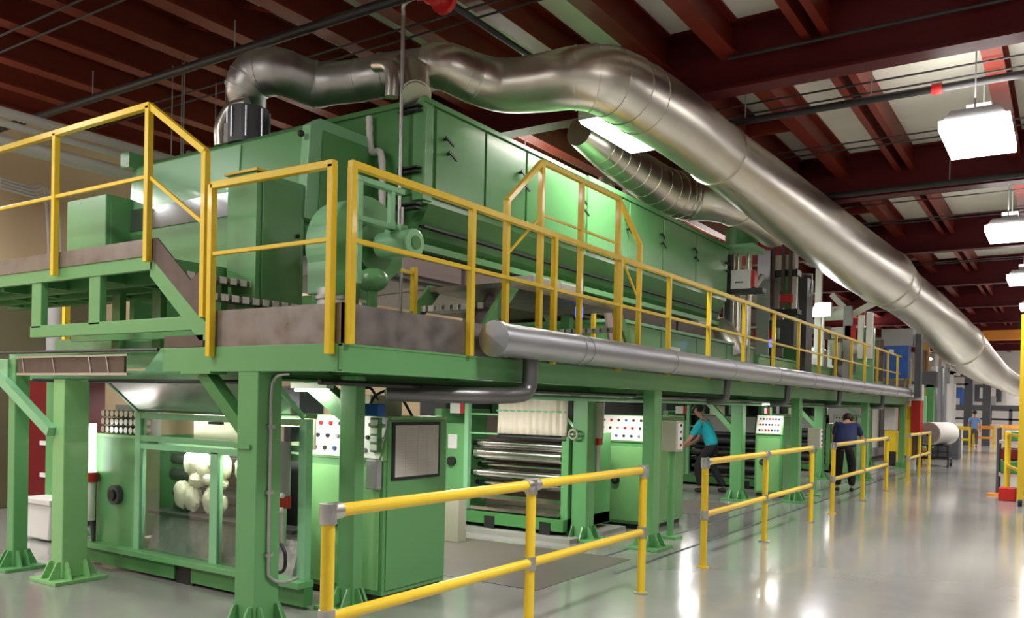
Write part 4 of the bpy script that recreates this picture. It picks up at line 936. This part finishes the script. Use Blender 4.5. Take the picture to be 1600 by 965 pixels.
for x, y, lb in ((-5.25, 4.25, 'front edge of the walkway above the tilted window'), (-6.3, 4.32, 'mint beam left of the walkway front, added to brighten it'), (-4.98, 4.66, 'near tall cabinet'), (-4.75, 9.45, 'second console'), (-4.35, 14.75, 'third console')):  # the mint beam's fixture is an added one, for brightness
    t = thing('tube_fixture', 'short white fluorescent fixture lighting the '+lb, 'lamp', (x, y, 1.66))
    MB().box(x-.2, x+.2, y-.04, y+.04, 1.68, 1.72).build('housing', 'white', t)
    MB().cyl((x-.19, y, 1.665), (x+.19, y, 1.665), .012, 10).build('lit_tube', 'softtube', t)
    area_light((x, y, 1.65), .4, .06, TUBE_W*.35, (1, .98, .9))
t = thing('tube_fixture', 'fluorescent fixture lighting the inside of the near windowed machine', 'lamp', (-6.1, 4.55, 1.3))
MB().box(-6.8, -5.0, 4.54, 4.60, 1.16, 1.19).build('housing', 'white', t)
MB().cyl((-6.75, 4.57, 1.15), (-5.05, 4.57, 1.15), .012, 10).build('lit_tube', 'tube', t)
area_light((-5.9, 4.57, 1.135), 1.6, .05, TUBE_W*.25, (1, .98, .9), (0, .3, -1))

# ------------------------------------------------------------------ far left corner
t = thing('red_cabinet', 'dark red cabinet between the two left columns', 'cabinet', (-9.8, 5.4, 0))
a = at(38, 600, y=5.3); b = at(82, 830, y=5.3)
MB().box(a.x, b.x+.05, 5.3, 5.9, .35, 1.85).build('body', 'redd', t, bev=.01)
for py in (692, 742, 785):
    q = at(68, py, y=5.28); MB().box(q.x-.09, q.x+.09, 5.28, 5.3, q.z-.025, q.z+.025).build('label_plate', 'white', t)
MB().box(a.x+.1, b.x+.1, 5.35, 5.85, 0, .35).build('base', 'dark', t)
t = thing('white_bin', 'white plastic bin on the floor between the two left columns', 'bin', (-9.2, 4.9, 0))
a = at(38, 822, y=4.75); b = at(78, 880, y=4.75)
MB().prism([(a.x+.05, .02), (b.x-.05, .02), (b.x, .40), (a.x, .40)], 'y', 4.75, 5.15).build('tub', 'white', t, bev=.02)
MB().box(a.x-.03, b.x+.03, 4.72, 5.18, .40, .46).build('lid', 'white', t, bev=.01)
t = thing('left_pipes', 'pale tanks with yellow bands seen under the upper left platform', 'tank', (-9.2, 6.0, 1.9))
for px in (12, 90):
    q = at(px, 480, y=6.0); MB().cyl((q.x, 6.0, 0), (q.x, 6.0, 3.0), .13, 18).build('tank', 'grey', t)
    MB().box(q.x+.15, q.x+.22, 5.98, 6.05, 0, 3.0).build('yellow_post', 'yellow', t)
tag(MB().box(-12, -8.3, 7.9, 8.0, 0, 2.3).build('partition', 'wall'), 'beige partition wall behind the left columns', 'partition')

# ------------------------------------------------------------------ people
def skinmesh(name, m, parent, verts, edges_, sub=2, label=None, root=0):
    me = bpy.data.meshes.new(name); off = Vector((0, 0, 0)); p = parent
    while p is not None: off += p.location; p = p.parent
    me.from_pydata([Vector(v[0])-off for v in verts], edges_, [])
    o = bpy.data.objects.new(name, me); C.objects.link(o); o.parent = parent
    md = o.modifiers.new('skin', 'SKIN'); md.use_smooth_shade = True; md.branch_smoothing = .6
    for i, v in enumerate(verts):
        r = v[1]; me.skin_vertices[0].data[i].radius = (r, r) if not hasattr(r, '__len__') else r
    me.skin_vertices[0].data[root].use_root = True
    s = o.modifiers.new('sub', 'SUBSURF'); s.levels = sub; s.render_levels = sub
    me.materials.append(M[m]); return o
def person(label, base, face, lean, head_dir, arms, legs, shirt, pants, sc=1.0, drop=0., bulk=1.):
    """base: floor point; face: facing angle; lean: forward lean of the spine; arms: per side (elbow, hand) in the body's frame (fwd, side, up); legs: per side (knee, ankle)"""
    bx_, by_ = base; f = Vector((math.cos(face), math.sin(face), 0)); s = Vector((-f.y, f.x, 0)); u = Vector((0, 0, 1))
    t = thing('person', label, 'person', (bx_, by_, 0))
    O = Vector((bx_, by_, 0))
    def L(a, b, c): return O+(f*a+s*b+u*c)*sc
    hip = (0-lean*.25, 0, .92-drop)
    def spine(k): return (hip[0]+math.sin(lean)*k, 0, hip[2]+math.cos(lean)*k)
    pel = L(*hip); wa = L(*spine(.16)); ch = L(*spine(.36)); ub = L(*spine(.48)); nk = L(*spine(.56))
    hx = spine(.56); hd_ = Vector((hx[0]+head_dir[0]*.17, head_dir[1]*.17, hx[2]+head_dir[2]*.17)); hc = L(*hd_)
    V = [(pel, .12*sc), (wa, .115*sc), (ch, .125*sc), (ub, .10*sc), (nk, .052*sc), (L(hd_.x-.0, hd_.y, hd_.z-.05), .068*sc), (L(hd_.x, hd_.y, hd_.z+.05), .085*sc)]
    E_ = [(0, 1), (1, 2), (2, 3), (3, 4), (4, 5), (5, 6)]
    sv = [(pel-Vector((0, 0, .09)), (.17*sc*bulk, .14*sc)), (wa, (.16*sc*bulk, .135*sc)), (ch, (.175*sc*bulk, .15*sc)), (ub, .115*sc), (L(*spine(.53)), .06*sc)]; se = [(0, 1), (1, 2), (2, 3), (3, 4)]
    pv = [(L(hip[0]+lean*.08, 0, hip[2]+.10), .135*sc), (L(hip[0], 0, hip[2]-.02), .14*sc)]; pe = [(0, 1)]
    for sd, (el, ha) in zip((1, -1), arms):
        sh0 = spine(.47); shp = (sh0[0], sd*.18, sh0[2]); n0 = len(V)
        V += [(L(*shp), .06*sc), (L(*el), .042*sc), (L(*ha), .028*sc)]; E_ += [(3, n0), (n0, n0+1), (n0+1, n0+2)]
        d = (Vector(ha)-Vector(el)).normalized(); side = Vector((0, 1, 0)); w = (side-d*side.dot(d)).normalized()
        palm = Vector(ha)+d*.06; V.append((L(*palm), (.036*sc, .018*sc))); E_.append((n0+2, n0+3))
        for k in range(4):
            o_ = w*(-.027+.018*k); ln = (.075, .085, .08, .062)[k]; n1 = len(V); bend = d.cross(w)*.25
            V += [(L(*(palm+d*.045+o_)), .0095*sc), (L(*(palm+d*(.045+ln*.5)+o_)), .0088*sc), (L(*(palm+(d+bend*1.2).normalized()*(.045+ln)+o_)), .0075*sc)]
            E_ += [(n0+3, n1), (n1, n1+1), (n1+1, n1+2)]
        n1 = len(V); V += [(L(*(palm+w*(-.05*sd)+d*.0)), .011*sc), (L(*(palm+w*(-.07*sd)+d*.035)), .009*sc)]; E_ += [(n0+3, n1), (n1, n1+1)]
        m0 = len(sv); mid = Vector(shp).lerp(Vector(el), .75)
        sv += [(L(*shp), .078*sc), (L(*mid), .062*sc)]; se += [(3, m0), (m0, m0+1)]
    for sd, (kn, an) in zip((1, -1), legs):
        n0 = len(V); hp_ = (hip[0], sd*.09, hip[2]-.04); toe = (an[0]+.13, an[1], .04)
        V += [(L(*hp_), .09*sc), (L(*kn), .06*sc), (L(*an), .042*sc)]; E_ += [(0, n0), (n0, n0+1), (n0+1, n0+2)]
        m0 = len(pv); pv += [(L(*hp_), .105*sc), (L(*kn), .08*sc), (L(an[0], an[1], an[2]+.02), .07*sc)]; pe += [(1, m0), (m0, m0+1), (m0+1, m0+2)]
        sh_o = skinmesh('shoe', 'boot', t, [(L(an[0]-.05, an[1], .045), .045*sc), (L(an[0]+.05, an[1], .045), .046*sc), (L(*toe), .036*sc)], [(0, 1), (1, 2)], 1)
    body = skinmesh('body', 'skin', t, V, E_, 1)
    skinmesh('shirt', shirt, t, sv, se, 2)
    skinmesh('trousers', pants, t, pv, pe, 2)
    # head details
    hdv = Vector(hd_); fwd = Vector((1, 0, 0)) if abs(head_dir[0]) < .8 else Vector((.6, 0, -.8))
    MB().ball(L(hdv.x-.025, hdv.y, hdv.z+.045), .105*sc, (1, .86, .95), 16, 10, .02).build('hair', 'hair', t)
    nose = hdv+fwd*.1
    MB().ball(L(*nose), .016*sc).build('nose', 'skin', body)
    for q in (-.032, .032):
        e = hdv+fwd*.082+Vector((0, q, .03)); MB().ball(L(*e), .011*sc).build('eye', 'white', body)
        e = hdv+Vector((0, q*2.6, .0)); MB().ball(L(*e), .022*sc, (1, .5, 1.3)).build('ear', 'skin', body)
    e = hdv+fwd*.085+Vector((0, 0, -.04)); MB().ball(L(*e), .018*sc, (.6, 1.4, .4)).build('mouth', 'skin', body)
    return t
# facing -x: the worker in teal leans over the third machine
person('person in a teal shirt and dark trousers leaning towards the third machine', (-5.62, 15.15), R(185), .42, (.55, 0, .84),
       (((.30, .24, .98), (.50, .12, .80)), ((.26, -.24, .98), (.48, -.10, .84))),
       (((.16, .11, .50), (.08, .12, .09)), ((-.06, -.12, .50), (-.30, -.13, .09))), 'teal', 'black', .98)
person('person in navy shirt seen from behind, bending forward at the third guard rail', (-3.62, 17.3), R(95), .62, (.97, 0, .1),
       (((.40, .27, 1.02), (.60, .12, .95)), ((.40, -.27, 1.02), (.60, -.12, .95))),
       (((.08, .12, .48), (0, .13, .09)), ((.08, -.12, .48), (0, -.13, .09))), 'navy', 'black', 1.0, 0., 1.5)
person('person in a light blue shirt walking far down the aisle', (-3.6, 44.0), R(95), .05, (.1, 0, 1),
       (((.02, .24, 1.14), (.10, .24, .90)), ((-.04, -.24, 1.14), (.0, -.25, .90))),
       (((.12, .10, .50), (.20, .10, .09)), ((-.02, -.10, .50), (-.22, -.10, .10))), 'sky', 'khaki', .95)

# ------------------------------------------------------------------ roll on a cart
rx, ry = -3.25, 27.4
t = thing('roll_cart', 'black wheeled cart standing in the aisle under the white roll', 'cart', (rx, ry, 0))
MB().box(rx-.42, rx+.42, ry-.35, ry-.31, .22, .26).box(rx-.42, rx+.42, ry+.31, ry+.35, .22, .26).box(rx-.42, rx-.38, ry-.35, ry+.35, .22, .26).box(rx+.38, rx+.42, ry-.35, ry+.35, .22, .26).each('base_frame', 'dark', t)
for x in (-.38, -.13, .13, .38): MB().box(rx+x-.02, rx+x+.02, ry-.34, ry-.3, .24, .62).build('upright', 'dark', t)
MB().box(rx-.42, rx+.42, ry-.34, ry-.3, .42, .45).box(rx-.42, rx+.42, ry-.3, ry+.34, .60, .63).each('cross_bar', 'dark', t)
for sx in (-1, 1):
    for sy in (-1, 1):
        MB().cyl((rx+sx*.40-.025, ry+sy*.36, .08), (rx+sx*.40+.025, ry+sy*.36, .08), .08, 16).build('wheel', 'boot', t)
        MB().box(rx+sx*.40-.02, rx+sx*.40+.02, ry+sy*.36-.02, ry+sy*.36+.02, .1, .24).build('fork', 'dark', t)
t = thing('white_roll', 'big white roll of fabric lying on the black cart', 'roll', (rx, ry, .63))
a = Vector((rx-.1, ry-.55, 0)); b = Vector((rx+.25, ry+.75, 0))
z = Vector((0, 0, .63+.33)); d = (b-a).normalized()
MB().cyl(a+z, b+z, .33, 32).build('roll', 'wallw', t); MB().cyl(a+z-d*.012, a+z, .3, 32).build('end_wrap', 'grey', t); MB().cyl(a+z-d*.03, a+z-d*.01, .07, 20).build('core', 'dark', t)

# ------------------------------------------------------------------ far machines at the aisle
t = thing('white_gantry', 'small white gantry with crossing arms above the silver tanks', 'gantry', (-5, 34, 0))
for px in (1462, 1473, 1487):
    q = at(px, 600, y=34); MB().box(q.x-.06, q.x+.06, 34, 34.1, 0, 3.7).build('post', 'white', t)
a = at(1455, 575, y=34); b = at(1500, 585, y=34)
MB().bar((a.x, 34.05, a.z), (b.x, 34.05, b.z), .1, .12).build('arm', 'white', t); MB().bar((a.x, 34.05, a.z-.35), (b.x, 34.05, a.z-.1), .1, .08).build('arm', 'white', t)
t = thing('orange_column', 'brownish orange column at the very end of the walkway', 'column', (-4.8, 30.5, 0))
a = at(1438, 560, y=30.5); b = at(1451, 560, y=30.5)
MB().box(a.x, b.x, 30.5, 30.8, 0, 4.1).build('body', 'ochre', t, bev=.01); MB().box(a.x+.08, b.x-.08, 30.46, 30.5, 2.4, 3.6).build('recess', 'brown', t)
t = thing('red_machine', 'tall red machine with a yellow guard at the far end under the walkway', 'machine', (-4.4, 26.4, 0))
def pb_(px, py, px2, py2, yy, d, m, nm, par, bev=.01):
    a = at(px, py, y=yy); b = at(px2, py2, y=yy); return MB().box(min(a.x, b.x), max(a.x, b.x), yy, yy+d, max(0, b.z), a.z).build(nm, m, par, bev=bev)
pb_(1400, 632, 1414, 676, 26.4, .5, 'redm', 'panel', t); pb_(1409, 634, 1424, 658, 26.3, .08, 'yellow', 'yellow_guard', t); pb_(1424, 620, 1437, 676, 26.2, .6, 'redm', 'panel', t)
pb_(1404, 676, 1438, 714, 26.5, .4, 'brown', 'base', t); pb_(1414, 655, 1424, 712, 26.25, .06, 'yellow', 'yellow_leg', t)
t = thing('beige_machine', 'pale cabinet on a yellow base left of the red machine', 'cabinet', (-4.5, 24.8, 0))
pb_(1382, 636, 1398, 672, 24.9, .5, 'wallw', 'upper_body', t); pb_(1382, 672, 1398, 722, 24.9, .5, 'yellow', 'lower_body', t); pb_(1388, 705, 1398, 728, 24.7, .2, 'dark', 'step', t)
t = thing('green_machine_frame', 'dark green upright frame beyond the red machine', 'frame', (-4.4, 29, 0))
pb_(1447, 600, 1457, 700, 29, .3, 'green_dk', 'upright', t); pb_(1436, 580, 1462, 605, 29, .5, 'dgrey', 'head', t); pb_(1441, 618, 1446, 700, 28.9, .1, 'mint', 'strip', t)
t = thing('silver_columns', 'pair of silver vertical tanks beyond the green frame', 'tank', (-4.3, 32, 0))
for px, w in ((1466, .18), (1476, .16), (1485, .2)):
    q = at(px, 640, y=32); MB().cyl((q.x, 32, .8), (q.x, 32, 2.6+w*3 if px != 1485 else 2.55), w*.8, 18).build('tank', 'alu' if px != 1485 else 'white', t)
MB().box(at(1455, 640, y=32).x, at(1500, 640, y=32).x, 31.8, 32.6, 0, 1.0).build('base', 'dgrey', t)
t = thing('far_partition', 'low pinkish board partition before the conveyor far down the hall', 'partition', (0, 51, 0))
for k in range(8): MB().box(-6+k*1.6, -4.45+k*1.6, 50.9, 51, 0, 1.0).build('board', 'pinkish' if k % 3 else 'pale', t)
t = thing('wall_windows', 'row of pale panels with dark frames on the back wall', 'panels', (-1, 61.8, 1.9))
for k in range(7):
    q = MB().box(-7+k*1.9, -5.5+k*1.9, 61.85, 61.98, 2.3, 3.4).build('panel', 'dgrey' if k % 2 else 'white', t)
    MB().box(-6.7+k*1.9, -5.8+k*1.9, 61.8, 61.85, 2.5, 3.2).build('pane', 'white' if k % 2 else 'blue', q)
t = thing('portal_frame', 'dark portal frame with two posts crossing far down the aisle', 'frame', (-5, 46, 0))
for px in (1512, 1541):
    q = at(px, 640, y=46); MB().box(q.x-.17, q.x+.17, 46, 46.3, 0, 3.9).build('post', 'dgrey', t)
a = at(1480, 585, y=46); b = at(1600, 585, y=46)
MB().box(a.x, b.x-2.3, 46, 46.3, 3.3, 3.5).box(a.x, b.x-2.3, 46, 46.3, 2.9, 3.0).each('cross_beam', 'brown', t)
t = thing('far_conveyor', 'long dark conveyor line before the back wall', 'conveyor', (-2, 52, 0))
MB().box(-7.5, 4, 52, 52.8, 1.7, 2.0).build('bed', 'dgrey', t); MB().box(-7.5, 4, 52, 52.8, 1.2, 1.3).each('rail', 'dark', t)
for k in range(12): MB().box(-7.4+k*.95, -7.25+k*.95, 52, 52.2, 0, 1.8).build('leg', 'dgrey', t)
for k in range(9): MB().box(-7.2+k*1.1, -6.6+k*1.1, 52.1, 52.6, 2.0, 2.5+.2*(k % 3)).build('load', ['white', 'dark', 'blue', 'grey'][k % 4], t)
for k, px in enumerate((1498, 1537, 1580)):
    q = at(px, 665, y=40+k*4)
    t = thing('yellow_barrier', ['yellow barrier left of the far walking person', 'orange barrier post right of the far walking person', 'orange barrier far down the aisle at the right'][k], 'barrier', (q.x, q.y, 0))
    MB().box(q.x-.45, q.x-.37, q.y, q.y+.08, 0, 1.0).box(q.x+.37, q.x+.45, q.y, q.y+.08, 0, 1.0).each('post', 'yellow', t)
    MB().box(q.x-.45, q.x+.45, q.y+.01, q.y+.07, .85, 1.0).box(q.x-.45, q.x+.45, q.y+.01, q.y+.07, .4, .5).each('board', 'orange' if k else 'yellow', t)
t = thing('yellow_hoist', 'orange yellow overhead hoist beam at the far right under the roof', 'hoist', (-2, 38, 3.6))
a = at(1535, 520, y=38); b = at(1600, 530, y=38)
MB().box(a.x, b.x+2, 38, 38.3, b.z, a.z+.1).build('beam', 'orange', t); MB().box(a.x+1.2, a.x+1.8, 37.9, 38.4, a.z+.1, a.z+.5).build('trolley', 'dark', t)
MB().cyl((a.x+1.5, 38.1, a.z+.5), (a.x+1.5, 38.1, 5.4), .04, 8).build('hanger', 'dark', t)
# background machine bulk left of the aisle beyond the walkway and dark racks
for k, (x0, x1, y0, y1, h, m, lb) in enumerate([(-9, -5.2, 28, 36, 2.3, 'grey', 'long grey machine body beyond the end of the walkway'), (-9, -5.6, 38, 43, 2.2, 'beige', 'pale machine body farther down the hall'),
                                               (-12, -8, 56, 60, 3.0, 'wallw', 'pale enclosure by the back wall')]):
    t = thing('distant_machine', lb, 'machine', ((x0+x1)/2, y0, 0))
    MB().box(x0, x1, y0, y1, .1, h).build('body', m, t, bev=.02)
    for q in range(5): MB().box(x1, x1+.03, y0+.3+q*(y1-y0)/5.2, y0+1.4+q*(y1-y0)/5.2, .4, h-.5).build('door', ['white', 'dgrey', 'green', 'lav', 'dark'][q], t)
    MB().box(x0+.3, x1-.3, y0+.3, y1-.3, h, h+.5).build('top_unit', 'dark', t); MB().box(x0+.05, x1-.05, y0+.05, y1-.05, 0, .1).build('base', 'dark', t)

# right hand yellow cage and carts
t = thing('yellow_cage', 'tall yellow steel cage post and rails at the right edge', 'cage', (-.65, 16.9, 0))
for (x, y, z) in ((-.66, 16.9, 3.3), (-.95, 18.6, 1.25), (.6, 16.9, 3.3), (-.2, 18.6, 1.25)):
    MB().box(x-.05, x+.05, y-.05, y+.05, .12, z).build('post', 'yellow', t, bev=.005)
for z in (3.25, 1.2, .55): MB().box(-.66, .6, 16.88, 16.93, z-.03, z+.03).build('rail', 'yellow', t)
for z in (1.2, .6): MB().bar((-.95, 18.6, z), (-.66, 16.9, z), .05, .05).build('rail', 'yellow', t)
for x in (-.66, .6): MB().cyl((x-.03, 16.9, .07), (x+.03, 16.9, .07), .07, 16).build('caster', 'boot', t)
t = thing('green_tote_cart', 'shelf cart with dark green and red totes just left of the yellow cage', 'cart', (-.55, 18.0, 0))
MB().box(-1.15, -.3, 19.2, 19.9, .35, .4).box(-1.15, -.3, 19.2, 19.9, 1.0, 1.05).each('shelf', 'lav', t)
MB().box(-1.1, -.35, 19.25, 19.85, .4, .66).build('lower_tote', 'green_dk', t, bev=.02); MB().box(-1.1, -.35, 19.25, 19.85, .68, .9).build('middle_tote', 'redd', t, bev=.02); MB().box(-1.05, -.35, 19.25, 19.85, 1.05, 1.25).build('upper_tote', 'green_dk', t, bev=.02)
for x in (-1.15, -.3):
    for y in (19.2, 19.9): MB().box(x-.02, x+.02, y-.02, y+.02, 0, 1.3).build('leg', 'dgrey', t)
a = at(1574, 768, y=17.8)
tag(B(a.x-.14, a.x+.14, 17.7, 18.0, 0, .24).build('red_bin', 'redm', bev=.02), 'small red bin on the floor beside the yellow cage', 'bin')
a = at(1556, 752, y=18.8)
tag(MB().cyl((a.x, 18.8, 0), (a.x, 18.8, .04), .16, 20).build('floor_base', 'orange'), 'flat orange base plate on the floor left of the red bin', 'plate')
